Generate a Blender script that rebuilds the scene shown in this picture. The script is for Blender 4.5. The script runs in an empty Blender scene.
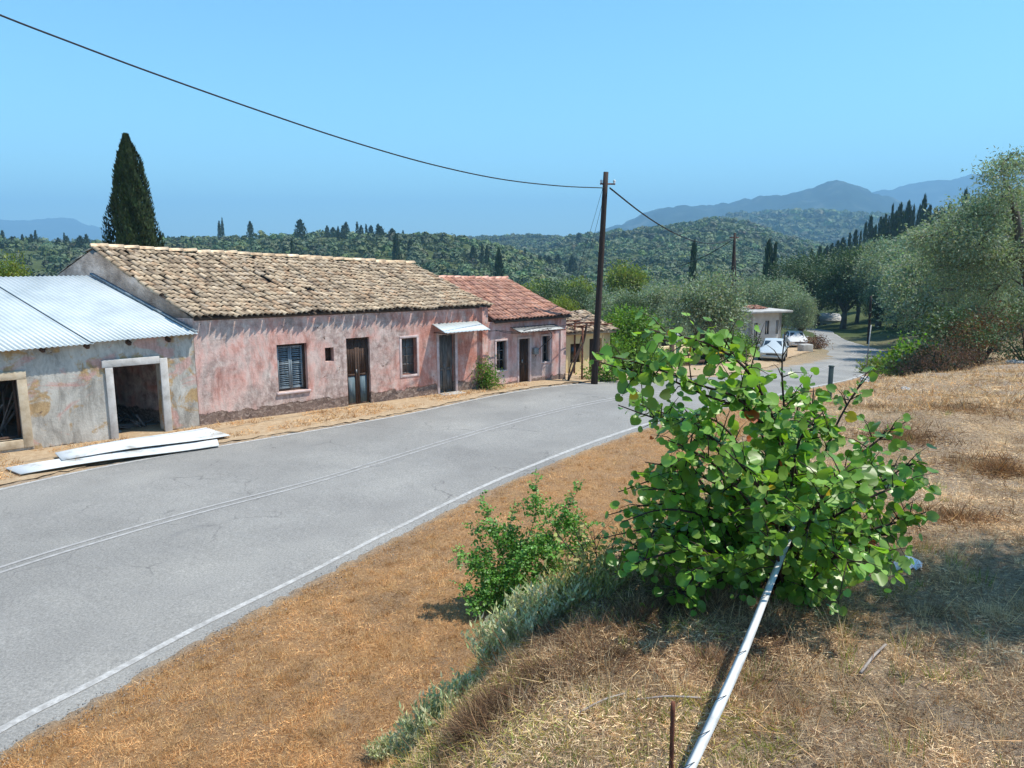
import bpy, math, random
import numpy as np
from mathutils import Vector, Matrix
random.seed(7); rng = np.random.default_rng(11)
SC = bpy.context.scene
COL = SC.collection
PI = math.pi
R = math.radians

# ------------------------------------------------------------ camera, world, sun, exposure
FPX, HC, PITCH = 760.0, 4.55, math.atan(134 / 760.0)
cam_d = bpy.data.cameras.new('camera'); cam = bpy.data.objects.new('camera', cam_d); COL.objects.link(cam)
cam.location = (0, 0, HC); cam.rotation_euler = (PI / 2 - PITCH, 0, 0)
cam_d.sensor_width = 36; cam_d.lens = FPX * 36 / 1024; cam_d.clip_start = .05; cam_d.clip_end = 40000
SC.camera = cam
SUN_AZ, SUN_EL = -3.0, 63.0            # azimuth from +X towards +Y
w = bpy.data.worlds.new('World'); SC.world = w; w.use_nodes = True
nt = w.node_tree; bg = nt.nodes['Background']
sky = nt.nodes.new('ShaderNodeTexSky'); sky.sky_type = 'NISHITA'; sky.sun_disc = False
sky.sun_elevation = R(SUN_EL); sky.sun_rotation = R(90 - SUN_AZ)
sky.air_density = 1.25; sky.dust_density = .15; sky.ozone_density = 2.5; sky.altitude = 0
tint = nt.nodes.new('ShaderNodeMix'); tint.data_type = 'RGBA'; tint.blend_type = 'MULTIPLY'; tint.inputs[0].default_value = 1; tint.inputs[7].default_value = (.56, .91, 1.04, 1)
nt.links.new(sky.outputs[0], tint.inputs[6]); nt.links.new(tint.outputs[2], bg.inputs[0]); bg.inputs[1].default_value = .15
sl = bpy.data.lights.new('sun', 'SUN'); sl.energy = 4.8; sl.angle = R(.53); sl.color = (1, .94, .84)
sun = bpy.data.objects.new('sun', sl); COL.objects.link(sun)
sd = Vector((math.cos(R(SUN_AZ)) * math.cos(R(SUN_EL)), math.sin(R(SUN_AZ)) * math.cos(R(SUN_EL)), math.sin(R(SUN_EL))))
sun.rotation_euler = sd.to_track_quat('Z', 'Y').to_euler(); sun.location = (30, 0, 60)
SC.view_settings.view_transform = 'Standard'; SC.view_settings.look = 'None'
SC.view_settings.exposure = 0.57; SC.view_settings.gamma = 1; SC.view_settings.use_curve_mapping = False
SC.render.engine = 'CYCLES'
cy = SC.cycles
cy.max_bounces = 6; cy.diffuse_bounces = 3; cy.glossy_bounces = 2; cy.transmission_bounces = 3
cy.transparent_max_bounces = 6; cy.volume_bounces = 0; cy.use_denoising = True
cy.caustics_reflective = False; cy.caustics_refractive = False
cy.sample_clamp_indirect = 6

# ------------------------------------------------------------ helpers
CP, SP = math.cos(PITCH), math.sin(PITCH)
def ray(u, v):
    dx = (u - 512) / FPX; dy = -(v - 384) / FPX
    return np.array([dx, CP + dy * SP, -SP + dy * CP])
def Pz(u, v, z):
    r = ray(u, v); t = (z - HC) / r[2]; return (r[0] * t, r[1] * t, z)
def Py(u, v, Y):
    r = ray(u, v); t = Y / r[1]; return (r[0] * t, Y, HC + r[2] * t)

def hash2(ix, iy, seed):
    h = (ix.astype(np.int64) * 374761393 + iy.astype(np.int64) * 668265263 + seed * 974711) & 0x7fffffff
    h = ((h ^ (h >> 13)) * 1274126177) & 0x7fffffff
    return ((h ^ (h >> 16)) & 0xffff) / 65535.0
def vnoise(x, y, seed=0):
    ix = np.floor(x); iy = np.floor(y); fx = x - ix; fy = y - iy
    fx = fx * fx * (3 - 2 * fx); fy = fy * fy * (3 - 2 * fy)
    a = hash2(ix, iy, seed); b = hash2(ix + 1, iy, seed); c = hash2(ix, iy + 1, seed); d = hash2(ix + 1, iy + 1, seed)
    return (a * (1 - fx) + b * fx) * (1 - fy) + (c * (1 - fx) + d * fx) * fy - .5
def fbm(x, y, s, octv=4, seed=0):
    x = np.asarray(x, float) / s; y = np.asarray(y, float) / s; r = 0; a = 1
    for k in range(octv):
        r = r + a * vnoise(x + k * 17.3, y - k * 9.1, seed + k); x = x * 2.03; y = y * 2.03; a *= .5
    return r
def sstep(x, a, b):
    t = np.clip((x - a) / (b - a), 0, 1); return t * t * (3 - 2 * t)

def link(o, parent=None):
    COL.objects.link(o)
    if parent: o.parent = parent
    return o
def mesh_np(name, verts, faces, mats, col=None, smooth=False, mi=None):
    """verts (N,3); faces: array (F,k) or list of arrays"""
    if not isinstance(faces, list): faces = [faces]
    faces = [f for f in faces if len(f)]
    me = bpy.data.meshes.new(name)
    nl = sum(f.size for f in faces); nf = sum(len(f) for f in faces)
    me.vertices.add(len(verts)); me.vertices.foreach_set('co', np.asarray(verts, np.float32).ravel())
    me.loops.add(nl); me.loops.foreach_set('vertex_index', np.concatenate([f.ravel() for f in faces]).astype(np.int32))
    tot = np.concatenate([np.full(len(f), f.shape[1]) for f in faces]).astype(np.int32)
    st = np.concatenate([[0], np.cumsum(tot)[:-1]]).astype(np.int32)
    me.polygons.add(nf); me.polygons.foreach_set('loop_start', st); me.polygons.foreach_set('loop_total', tot)
    if mi is not None: me.polygons.foreach_set('material_index', np.asarray(mi, np.int32))
    if smooth: me.polygons.foreach_set('use_smooth', np.ones(nf, bool))
    me.update(calc_edges=True); me.validate()
    if col is not None:
        a = me.color_attributes.new('Col', 'FLOAT_COLOR', 'POINT')
        c = np.ones((len(verts), 4), np.float32); c[:, :3] = col; a.data.foreach_set('color', c.ravel())
    for m in (mats if isinstance(mats, (list, tuple)) else [mats]): me.materials.append(m)
    return me
class MB:
    def __init__(s): s.v = []; s.f = {}; s.n = 0; s.c = []
    def add(s, verts, faces, col=(1, 1, 1)):
        b = s.n; verts = np.asarray(verts, float).reshape(-1, 3); s.v.append(verts); s.n += len(verts)
        s.c.append(np.broadcast_to(np.asarray(col, float), (len(verts), 3)))
        for f in faces: s.f.setdefault(len(f), []).append([i + b for i in f])
        return s
    def arr(s, verts, F, col=(1, 1, 1)):
        b = s.n; s.v.append(verts); s.n += len(verts)
        s.c.append(np.broadcast_to(np.asarray(col, float), (len(verts), 3)))
        s.f.setdefault(F.shape[1], []).extend((F + b).tolist()); return s
    def box(s, x0, x1, y0, y1, z0, z1, col=(1, 1, 1), rot=None, bev=0):
        v = [(x0, y0, z0), (x1, y0, z0), (x1, y1, z0), (x0, y1, z0), (x0, y0, z1), (x1, y0, z1), (x1, y1, z1), (x0, y1, z1)]
        if rot: v = [tuple(rot @ Vector(p)) for p in v]
        return s.add(v, [(0, 3, 2, 1), (4, 5, 6, 7), (0, 1, 5, 4), (1, 2, 6, 5), (2, 3, 7, 6), (3, 0, 4, 7)], col)
    def bar(s, a, b, w, h, up=(0, 0, 1), col=(1, 1, 1)):
        a = Vector(a); b = Vector(b); d = (b - a).normalized(); x = d.cross(Vector(up))
        if x.length < 1e-4: x = d.cross(Vector((1, 0, 0)))
        x.normalize(); y = x.cross(d); x *= w / 2; y *= h / 2
        v = [a - x - y, a + x - y, a + x + y, a - x + y, b - x - y, b + x - y, b + x + y, b - x + y]
        return s.add([tuple(p) for p in v], [(0, 3, 2, 1), (4, 5, 6, 7), (0, 1, 5, 4), (1, 2, 6, 5), (2, 3, 7, 6), (3, 0, 4, 7)], col)
    def tube(s, pts, rad, n=6, col=(1, 1, 1), cap=True):
        pts = [np.asarray(p, float) for p in pts]
        if np.isscalar(rad): rad = [rad] * len(pts)
        vs = []; prev = None
        for i, p in enumerate(pts):
            d = pts[min(i + 1, len(pts) - 1)] - pts[max(i - 1, 0)]; d = d / (np.linalg.norm(d) + 1e-9)
            if prev is None:
                a = np.array([0, 0, 1.]) if abs(d[2]) < .9 else np.array([1., 0, 0])
            else: a = prev
            x = a - d * np.dot(a, d); x /= np.linalg.norm(x) + 1e-9; y = np.cross(d, x); prev = x
            for k in range(n):
                an = 2 * PI * k / n; vs.append(p + rad[i] * (math.cos(an) * x + math.sin(an) * y))
        fs = [(i * n + k, i * n + (k + 1) % n, (i + 1) * n + (k + 1) % n, (i + 1) * n + k) for i in range(len(pts) - 1) for k in range(n)]
        if cap: fs += [tuple(range(n - 1, -1, -1)), tuple((len(pts) - 1) * n + k for k in range(n))]
        return s.add(vs, fs, col)
    def lathe(s, c, axis, prof, n=16, col=(1, 1, 1)):
        """prof: list of (offset along axis, radius)"""
        c = np.asarray(c, float); ax = np.asarray(axis, float); ax /= np.linalg.norm(ax)
        pts = [c + ax * p[0] for p in prof]
        a = np.array([0, 0, 1.]) if abs(ax[2]) < .9 else np.array([1., 0, 0]); x = np.cross(ax, a); x /= np.linalg.norm(x); y = np.cross(ax, x)
        vs = [p + q[1] * (math.cos(2 * PI * k / n) * x + math.sin(2 * PI * k / n) * y) for p, q in zip(pts, prof) for k in range(n)]
        fs = [(i * n + k, i * n + (k + 1) % n, (i + 1) * n + (k + 1) % n, (i + 1) * n + k) for i in range(len(prof) - 1) for k in range(n)]
        fs += [tuple(range(n)), tuple((len(prof) - 1) * n + k for k in range(n))]
        return s.add(vs, fs, col)
    def mesh(s, name, mat, smooth=False):
        return mesh_np(name, np.concatenate(s.v), [np.array(f) for f in s.f.values()], mat, col=np.concatenate(s.c), smooth=smooth)
    def build(s, name, mat, parent=None, smooth=False, bevel=0):
        o = link(bpy.data.objects.new(name, s.mesh(name, mat, smooth)), parent)
        if bevel:
            b = o.modifiers.new('b', 'BEVEL'); b.width = bevel; b.segments = 2; b.limit_method = 'ANGLE'
        return o
def tag(o, label=None, cat=None, group=None, kind=None):
    if label: o['label'] = label
    if cat: o['category'] = cat
    if group: o['group'] = group
    if kind: o['kind'] = kind
    return o
def empty(name, loc, rz=0, label=None, cat=None, group=None):
    o = bpy.data.objects.new(name, None); link(o); o.location = loc; o.rotation_euler = (0, 0, rz)
    o.empty_display_size = .2
    return tag(o, label, cat, group)
def copy_tree(o, parent=None):
    c = o.copy(); COL.objects.link(c); c.parent = parent
    for ch in list(o.children): copy_tree(ch, c)
    return c

# ------------------------------------------------------------ materials
def newmat(name, rough=.8, base=(.5, .5, .5), metal=0, spec=.3):
    m = bpy.data.materials.new(name); m.use_nodes = True; b = m.node_tree.nodes['Principled BSDF']
    b.inputs['Roughness'].default_value = rough; b.inputs['Base Color'].default_value = (*base, 1)
    b.inputs['Metallic'].default_value = metal; b.inputs['Specular IOR Level'].default_value = spec
    return m
class NB:
    """tiny node-graph writer"""
    def __init__(s, m): s.m = m; s.t = m.node_tree; s.b = s.t.nodes.get('Principled BSDF'); s.tc = None
    def n(s, t, **k):
        x = s.t.nodes.new(t)
        for a, b in k.items(): setattr(x, a, b)
        return x
    def L(s, a, b): s.t.links.new(a, b)
    def coord(s, kind='Object', scale=None, rot=None):
        if s.tc is None: s.tc = s.n('ShaderNodeTexCoord')
        o = s.tc.outputs[kind]
        if scale or rot:
            mp = s.n('ShaderNodeMapping'); s.L(o, mp.inputs[0])
            if scale: mp.inputs['Scale'].default_value = scale
            if rot: mp.inputs['Rotation'].default_value = rot
            o = mp.outputs[0]
        return o
    def noise(s, scale, detail=6, rough=.6, vec=None, dist=0):
        x = s.n('ShaderNodeTexNoise'); x.inputs['Scale'].default_value = scale; x.inputs['Detail'].default_value = detail
        x.inputs['Roughness'].default_value = rough; x.inputs['Distortion'].default_value = dist
        s.L(vec if vec else s.coord(), x.inputs['Vector']); return x.outputs['Fac']
    def voro(s, scale, vec=None, feature='F1', out='Distance'):
        x = s.n('ShaderNodeTexVoronoi'); x.feature = feature; x.inputs['Scale'].default_value = scale
        s.L(vec if vec else s.coord(), x.inputs['Vector']); return x.outputs[out]
    def ramp(s, fac, stops, interp='LINEAR'):
        x = s.n('ShaderNodeValToRGB'); s.L(fac, x.inputs[0]); e = x.color_ramp; e.interpolation = interp
        while len(e.elements) < len(stops): e.elements.new(.5)
        for el, (p, c) in zip(e.elements, stops):
            el.position = p; el.color = (*(c if hasattr(c, '__len__') else (c, c, c)), 1)
        return x.outputs[0]
    def mix(s, fac, a, b, mode='MIX'):
        x = s.n('ShaderNodeMix', data_type='RGBA', blend_type=mode)
        for q, i in ((fac, 0), (a, 6), (b, 7)):
            if hasattr(q, 'is_output'): s.L(q, x.inputs[i])
            elif i == 0: x.inputs[0].default_value = q
            else: x.inputs[i].default_value = (*q, 1)
        return x.outputs[2]
    def math(s, op, a, b=0):
        x = s.n('ShaderNodeMath', operation=op)
        for q, i in ((a, 0), (b, 1)):
            if hasattr(q, 'is_output'): s.L(q, x.inputs[i])
            else: x.inputs[i].default_value = q
        return x.outputs[0]
    def attr(s, name='Col'):
        x = s.n('ShaderNodeAttribute'); x.attribute_name = name; return x.outputs['Color']
    def sep(s, vec):
        x = s.n('ShaderNodeSeparateXYZ'); s.L(vec, x.inputs[0]); return x.outputs
    def bump(s, h, strength=.5, dist=.02):
        x = s.n('ShaderNodeBump'); x.inputs['Strength'].default_value = strength; x.inputs['Distance'].default_value = dist
        s.L(h, x.inputs['Height']); s.L(x.outputs[0], s.b.inputs['Normal']); return x
    def base(s, c): s.L(c, s.b.inputs['Base Color'])

def mat_leaf(name, c1, c2, trans=.35, rough=.55, attr=True, tcol=None, spec=.35):
    """leaf material: two greens by noise, per-leaf tint, thin translucent sheet"""
    m = newmat(name, rough, spec=spec); g = NB(m)
    c = g.mix(g.ramp(g.noise(1.3, 3), [(.35, 0), (.65, 1)]), c1, c2)
    if attr: c = g.mix(1, c, g.attr(), 'MULTIPLY')
    g.base(c)
    tr = g.n('ShaderNodeBsdfTranslucent')
    g.L(g.mix(1, c, tcol or (1.25, 1.3, .45), 'MULTIPLY'), tr.inputs[0])
    mx = g.n('ShaderNodeMixShader'); mx.inputs[0].default_value = trans
    g.L(g.b.outputs[0], mx.inputs[1]); g.L(tr.outputs[0], mx.inputs[2])
    g.L(mx.outputs[0], g.t.nodes['Material Output'].inputs[0])
    return m
def mat_noise(name, stops, scale=3, detail=6, rough=.85, bump=0, bscale=30, bdist=.02, attr=False, metal=0, vec=None, spec=.3):
    m = newmat(name, rough, metal=metal, spec=spec); g = NB(m)
    v = g.coord(scale=vec) if vec else None
    c = g.ramp(g.noise(scale, detail, vec=v), stops)
    if attr: c = g.mix(1, c, g.attr(), 'MULTIPLY')
    g.base(c)
    if bump: g.bump(g.noise(bscale, 6, .7, vec=v), bump, bdist)
    return m

def mat_asphalt():
    m = newmat('asphalt', .82, spec=.35); g = NB(m)
    big = g.ramp(g.noise(.35, 4), [(.3, (.20, .192, .176)), (.5, (.245, .236, .215)), (.7, (.29, .278, .25))])
    sp = g.ramp(g.noise(36, 6, .8), [(.36, .68), (.5, 1), (.64, 1.36)])
    c = g.mix(1, big, sp, 'MULTIPLY')
    fine = g.ramp(g.voro(60), [(0, 1.45), (.25, 1.0), (.7, .85)])
    c = g.mix(.7, c, fine, 'MULTIPLY')
    # tar patches and stains of their own shape
    st = g.ramp(g.noise(1.1, 5, .6, dist=.7), [(.62, 0), (.72, 1)])
    c = g.mix(g.math('MULTIPLY', st, .45), c, (.17, .165, .155))
    wv = g.n('ShaderNodeMix', data_type='RGBA', blend_type='ADD'); wv.inputs[0].default_value = .9; g.L(g.coord(), wv.inputs[6]); nz = g.n('ShaderNodeTexNoise'); nz.inputs['Scale'].default_value = 1.4; nz.inputs['Detail'].default_value = 5; g.L(g.coord(), nz.inputs['Vector']); g.L(nz.outputs['Color'], wv.inputs[7])
    ck = g.ramp(g.voro(.55, vec=wv.outputs[2], feature='DISTANCE_TO_EDGE'), [(.004, 1), (.010, 0)])
    ck = g.math('MULTIPLY', ck, g.ramp(g.noise(.5, 4), [(.5, 0), (.6, .55)]))
    c = g.mix(ck, c, (.09, .085, .08))
    tone = g.ramp(g.noise(.22, 3, .5, vec=g.coord(scale=(1, 1, 1), rot=(0, 0, .7))), [(.4, .93), (.6, 1.07)]); c = g.mix(1, c, tone, 'MULTIPLY')  # broad noise makes the asphalt slightly paler and darker at random
    g.base(c); g.bump(g.noise(90, 5, .8), .5, .01); return m
def mat_paint():
    m = newmat('worn_road_paint', .75); g = NB(m)
    wear = g.ramp(g.noise(9, 10, .8), [(.34, 0), (.58, 1)])
    c = g.mix(wear, (.54, .53, .50), (.29, .28, .26))
    g.base(c); g.bump(g.noise(90, 5, .8), .4, .01); return m
def mat_faint_paint():
    m = newmat('faded_centre_paint', .8); g = NB(m)
    wear = g.ramp(g.noise(9, 8, .75), [(.38, 0), (.62, 1)])
    c = g.mix(wear, (.38, .37, .35), (.26, .25, .235))
    g.base(c); return m
def mat_ground():
    m = newmat('dry_ground', .95, spec=.1); g = NB(m)
    n1 = g.noise(.9, 6, .65); n2 = g.noise(9, 8, .75); n3 = g.noise(48, 6, .8)
    tan = g.ramp(n2, [(.30, (.11, .065, .035)), (.48, (.34, .21, .11)), (.68, (.50, .34, .20))])
    straw = g.ramp(n3, [(.34, (.11, .078, .05)), (.5, (.44, .33, .205)), (.66, (.70, .57, .40))])
    c = g.mix(.5, tan, straw)
    c = g.mix(g.ramp(n1, [(.35, 0), (.62, .8)]), c, g.ramp(n3, [(.34, (.12, .09, .07)), (.6, (.38, .31, .24))]))
    # far terrain turns to scrub green-brown by distance from the road (land cover, not light)
    cd = g.sep(g.coord())
    rr = g.math('SQRT', g.math('ADD', g.math('MULTIPLY', cd[0], cd[0]), g.math('MULTIPLY', cd[1], cd[1])))
    far = g.ramp(g.math('DIVIDE', rr, 200), [(.22, 0), (.5, 1)])
    scrub = g.ramp(g.noise(.06, 8, .7), [(.3, (.035, .05, .018)), (.55, (.065, .085, .03)), (.66, (.11, .12, .05)), (.76, (.26, .21, .13))])
    c = g.mix(1, c, g.attr(), 'MULTIPLY'); c = g.mix(far, c, scrub)
    mtn = g.ramp(g.math('DIVIDE', rr, 6000), [(.3, 0), (.5, 1)])
    c = g.mix(mtn, c, g.ramp(g.noise(.006, 10, .75), [(.38, (.008, .016, .012)), (.55, (.022, .04, .028)), (.68, (.10, .11, .09))]))
    g.base(c)
    h = g.math('ADD', g.math('MULTIPLY', n3, .5), n2)
    g.bump(h, .9, .05); return m
def mat_verge():
    m = newmat('sandy_verge', .95, spec=.1); g = NB(m)
    n2 = g.noise(6, 8, .7); n3 = g.noise(50, 6, .8)
    c = g.mix(.45, g.ramp(n2, [(.3, (.22, .14, .085)), (.5, (.38, .27, .165)), (.7, (.52, .42, .29))]),
              g.ramp(n3, [(.3, (.26, .16, .09)), (.7, (.66, .52, .34))]))
    g.base(c); g.bump(n3, .8, .03); return m
def plaster(name, kind):
    m = newmat(name, .93, spec=.15); g = NB(m)
    cd = g.sep(g.coord()); z = cd[2]
    stretch = g.coord(scale=(1, 1, .45))
    big = g.noise(.85, 5, .6, dist=.5); med = g.noise(2.6, 8, .68, vec=stretch, dist=.4); fine = g.noise(16, 8, .72)
    if kind == 'pink':
        a = g.ramp(med, [(.32, (.34, .17, .145)), (.42, (.58, .32, .28)), (.50, (.68, .44, .40)), (.60, (.66, .53, .50))])
        grey = g.ramp(g.noise(4.5, 9, .75, dist=.4), [(.36, (.27, .21, .20)), (.5, (.50, .42, .40)), (.64, (.70, .64, .61))])
        c = g.mix(g.ramp(big, [(.44, 0), (.56, .85)]), a, grey)
        strong = g.ramp(fine, [(.3, (.42, .15, .105)), (.7, (.64, .31, .25))])
        mk = g.math('MULTIPLY', g.ramp(cd[0], [(0, 0), (1, 1)]), 1)
        xr = g.ramp(g.math('ADD', g.math('DIVIDE', cd[0], 13.0), g.math('MULTIPLY', g.math('SUBTRACT', g.noise(1.3, 5), .5), .35)), [(.38, 0), (.58, .95)])
        c = g.mix(g.math('MULTIPLY', xr, g.ramp(g.noise(1.7, 6, .65), [(.4, 0), (.56, 1)])), c, strong)
    elif kind == 'rose':
        a = g.ramp(med, [(.30, (.40, .17, .135)), (.46, (.58, .33, .30)), (.56, (.66, .46, .44)), (.68, (.62, .53, .52))])
        grey = g.ramp(fine, [(.3, (.34, .29, .28)), (.7, (.58, .53, .52))])
        c = g.mix(g.ramp(big, [(.48, 0), (.60, .8)]), a, grey)
    else:
        grey = g.ramp(med, [(.30, (.27, .255, .23)), (.45, (.44, .415, .38)), (.6, (.56, .54, .50)), (.7, (.64, .61, .57))])
        och = g.ramp(fine, [(.3, (.33, .21, .10)), (.6, (.50, .34, .17))])
        pk = g.ramp(fine, [(.3, (.50, .27, .23)), (.7, (.60, .40, .37))])
        c = g.mix(g.ramp(g.noise(1.5, 7, .65, dist=.6), [(.54, 0), (.60, .9)]), grey, och)
        c = g.mix(g.ramp(g.noise(1.1, 5, .6, vec=g.coord(scale=(1, 1, 1.6), rot=(.4, .2, .7)), dist=.8), [(.54, 0), (.6, .85)]), c, pk)
    dirt = g.ramp(g.noise(2.6, 9, .75, vec=g.coord(scale=(1.5, 1.5, .5)), dist=.5), [(.38, .50), (.54, 1)])
    c = g.mix(.7, c, dirt, 'MULTIPLY')
    # bare rubble stone at the foot: an irregular line where the render has fallen off
    wob = g.n('ShaderNodeMix', data_type='RGBA', blend_type='ADD'); wob.inputs[0].default_value = .22; g.L(g.coord(scale=(1, 1, 1.5)), wob.inputs[6]); nn_ = g.n('ShaderNodeTexNoise'); nn_.inputs['Scale'].default_value = 7; g.L(g.coord(), nn_.inputs['Vector']); g.L(nn_.outputs['Color'], wob.inputs[7])
    stone_col = g.ramp(g.voro(11, vec=wob.outputs[2], out='Color'), [(0, (.13, .095, .085)), (.5, (.25, .19, .165)), (1, (.40, .33, .29))])
    joint = g.ramp(g.voro(11, vec=wob.outputs[2], feature='DISTANCE_TO_EDGE'), [(.0, .6), (.1, 1)])
    stone = g.mix(1, stone_col, joint, 'MULTIPLY')
    stone = g.mix(.6, stone, g.ramp(fine, [(.3, .6), (.7, 1.3)]), 'MULTIPLY')
    lim = {'pink': .34, 'rose': .10, 'grey': .02}[kind]
    zz = g.math('ADD', z, g.math('MULTIPLY', g.math('SUBTRACT', g.noise(2.2, 6, .7), .5), {'pink': .42, 'rose': .5, 'grey': .35}[kind]))
    foot = g.ramp(g.math('SUBTRACT', zz, lim - .5), [(.49, 1), (.52, 0)])
    c = g.mix(foot, c, stone)
    hole = g.ramp(g.noise(1.9, 7, .7, vec=g.coord(rot=(1, 2, .3)), dist=.5), [(.655, 0), (.675, 1)])
    c = g.mix(hole, c, stone); c = g.mix(1, c, {'pink': (1.03, .97, .90), 'rose': (1.02, .97, .91), 'grey': (1.0, .98, .93)}[kind], 'MULTIPLY')
    g.base(c)
    h = g.math('ADD', g.math('MULTIPLY', fine, .5), g.math('MULTIPLY', g.math('SUBTRACT', 1, g.math('MAXIMUM', foot, hole)), .7))
    g.bump(h, .8, .035)
    return m
M = {}
M['asphalt'] = mat_asphalt(); M['paint'] = mat_paint(); M['faint'] = mat_faint_paint(); M['ground'] = mat_ground(); M['verge'] = mat_verge()
M['pink'] = plaster('peeling_pink_plaster', 'pink'); M['rose'] = plaster('faded_rose_plaster', 'rose'); M['grey'] = plaster('patchy_grey_plaster', 'grey')
M['tile'] = mat_noise('clay_tile', [(.3, (.19, .14, .10)), (.48, (.37, .285, .20)), (.7, (.52, .43, .32))], 5, 8, .9, .5, 60, .01, attr=True)
M['tile_red'] = mat_noise('red_clay_tile', [(.3, (.24, .12, .085)), (.5, (.38, .20, .145)), (.7, (.46, .29, .22))], 4, 8, .85, .4, 60, .01, attr=True)
M['under'] = mat_noise('dark_roof_boards', [(.3, (.05, .035, .03)), (.7, (.11, .08, .06))], 5)
M['tin'] = mat_noise('galvanised_sheet', [(.3, (.36, .41, .42)), (.55, (.45, .50, .51)), (.8, (.52, .56, .57))], 1.3, 8, .55, 0, metal=.1, spec=.4)
M['white_tin'] = mat_noise('white_painted_sheet', [(.32, (.30, .29, .26)), (.42, (.50, .52, .52)), (.7, (.60, .62, .62))], 1.6, 9, .5)
M['stone_trim'] = mat_noise('weathered_stone_trim', [(.3, (.36, .33, .29)), (.5, (.52, .49, .45)), (.7, (.64, .61, .57))], 4, 8, .9, .5, 40, .015)
M['yellow_trim'] = mat_noise('ochre_stone_trim', [(.3, (.36, .27, .17)), (.5, (.52, .42, .29)), (.7, (.62, .53, .40))], 4, 8, .9, .5, 40, .015)
M['pink_trim'] = mat_noise('pale_pink_trim', [(.3, (.46, .32, .29)), (.6, (.62, .50, .47)), (.8, (.70, .62, .60))], 5, 8, .9, .3, 40, .01)
M['wood_grey'] = mat_noise('weathered_grey_wood', [(.3, (.07, .065, .06)), (.5, (.15, .14, .13)), (.7, (.24, .22, .20))], 4, 8, .9, .5, 20, .01, vec=(6, 6, .7))
M['wood_brown'] = mat_noise('dark_brown_wood', [(.3, (.035, .022, .016)), (.6, (.085, .05, .035)), (.8, (.15, .10, .075))], 4, 8, .85, .5, 20, .01, vec=(6, 6, .7))
M['shutter'] = mat_noise('faded_blue_grey_shutter', [(.3, (.10, .13, .15)), (.5, (.19, .235, .26)), (.7, (.30, .34, .36))], 4, 8, .85, .3, 20, .01, vec=(4, 4, .7))
M['door_blue'] = mat_noise('faded_blue_grey_door_paint', [(.3, (.06, .095, .11)), (.55, (.12, .165, .185)), (.75, (.22, .25, .26))], 3, 8, .8, .3, 20, .01, vec=(5, 5, .7))
M['pole'] = mat_noise('creosoted_pole_wood', [(.3, (.022, .015, .012)), (.6, (.05, .034, .027)), (.8, (.10, .07, .055))], 3, 8, .85, .4, 20, .01, vec=(8, 8, .6))
M['black'] = newmat('black_cable', .6, (.015, .015, .016))
M['rust'] = mat_noise('rusty_iron', [(.3, (.06, .022, .014)), (.6, (.15, .055, .03)), (.8, (.24, .10, .05))], 12, 6, .85, .4, 60, .004)
M['steel'] = mat_noise('dull_grey_steel', [(.3, (.16, .17, .17)), (.7, (.34, .35, .35))], 10, 6, .55, metal=.5)
M['glass'] = newmat('dark_glass', .08, (.02, .025, .028), spec=.6)
M['carpaint'] = newmat('silver_white_car_paint', .3, (.46, .50, .50), metal=.15, spec=.6)
M['carwhite'] = newmat('white_car_paint', .3, (.6, .6, .59), spec=.6)
M['tyre'] = newmat('tyre_rubber', .85, (.02, .02, .02))
M['rim'] = newmat('wheel_metal', .35, (.5, .5, .5), metal=.7)
M['lamp_glass'] = newmat('headlamp_glass', .1, (.7, .72, .72), spec=.7)
M['concrete'] = mat_noise('concrete', [(.3, (.30, .29, .27)), (.6, (.44, .43, .40)), (.8, (.54, .52, .49))], 2, 8, .9, .4, 30, .01)
M['whitewash'] = mat_noise('grey_whitewash', [(.3, (.42, .42, .41)), (.6, (.58, .58, .56)), (.8, (.66, .66, .64))], 1.2, 8, .9, .2, 30, .01)
M['yellow_wall'] = mat_noise('yellow_painted_wall', [(.3, (.62, .48, .24)), (.6, (.76, .62, .36)), (.8, (.78, .68, .46))], 1.2, 8, .9, .2, 30, .01)
M['bark'] = mat_noise('olive_bark', [(.3, (.07, .055, .045)), (.6, (.15, .125, .10)), (.8, (.24, .21, .17))], 6, 8, .95, .7, 25, .03, vec=(2, 2, .6))
M['darkbark'] = mat_noise('dark_twig_bark', [(.3, (.025, .015, .012)), (.7, (.07, .045, .035))], 12, 6, .85)
M['post_green'] = mat_noise('dark_green_post_paint', [(.3, (.03, .05, .05)), (.7, (.08, .11, .10))], 10, 6, .6)
M['deadwood'] = mat_noise('bleached_dead_wood', [(.3, (.20, .17, .15)), (.6, (.34, .30, .27)), (.8, (.46, .42, .38))], 8, 6, .95)
M['rock'] = mat_noise('pale_limestone', [(.3, (.36, .34, .31)), (.6, (.56, .53, .49)), (.8, (.68, .66, .62))], 3, 8, .9, .6, 20, .02)
M['tape'] = mat_noise('white_plastic_strip', [(.3, (.42, .42, .40)), (.5, (.62, .61, .58)), (.7, (.70, .69, .66))], 9, 8, .45)
M['plastic'] = mat_noise('crumpled_clear_plastic', [(.3, (.45, .5, .55)), (.6, (.7, .73, .76))], 14, 6, .25, spec=.6)
M['olive'] = mat_leaf('olive_foliage', (.185, .235, .14), (.27, .325, .22), .32, .6, tcol=(1.1, 1.2, .6))
M['olive_dark'] = mat_leaf('dark_evergreen_foliage', (.05, .085, .032), (.085, .13, .052), .22, .55)
M['wood_leaf'] = mat_leaf('hill_wood_foliage', (.07, .105, .045), (.115, .15, .075), .15, .7, tcol=(1.1, 1.2, .6))
M['cypress'] = mat_leaf('cypress_foliage', (.032, .05, .016), (.055, .08, .027), .12, .7)
M['bright'] = mat_leaf('bright_green_foliage', (.09, .19, .022), (.15, .26, .04), .4, .5)
M['yelgreen'] = mat_leaf('yellow_green_foliage', (.15, .20, .03), (.22, .26, .05), .4, .5)
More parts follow.
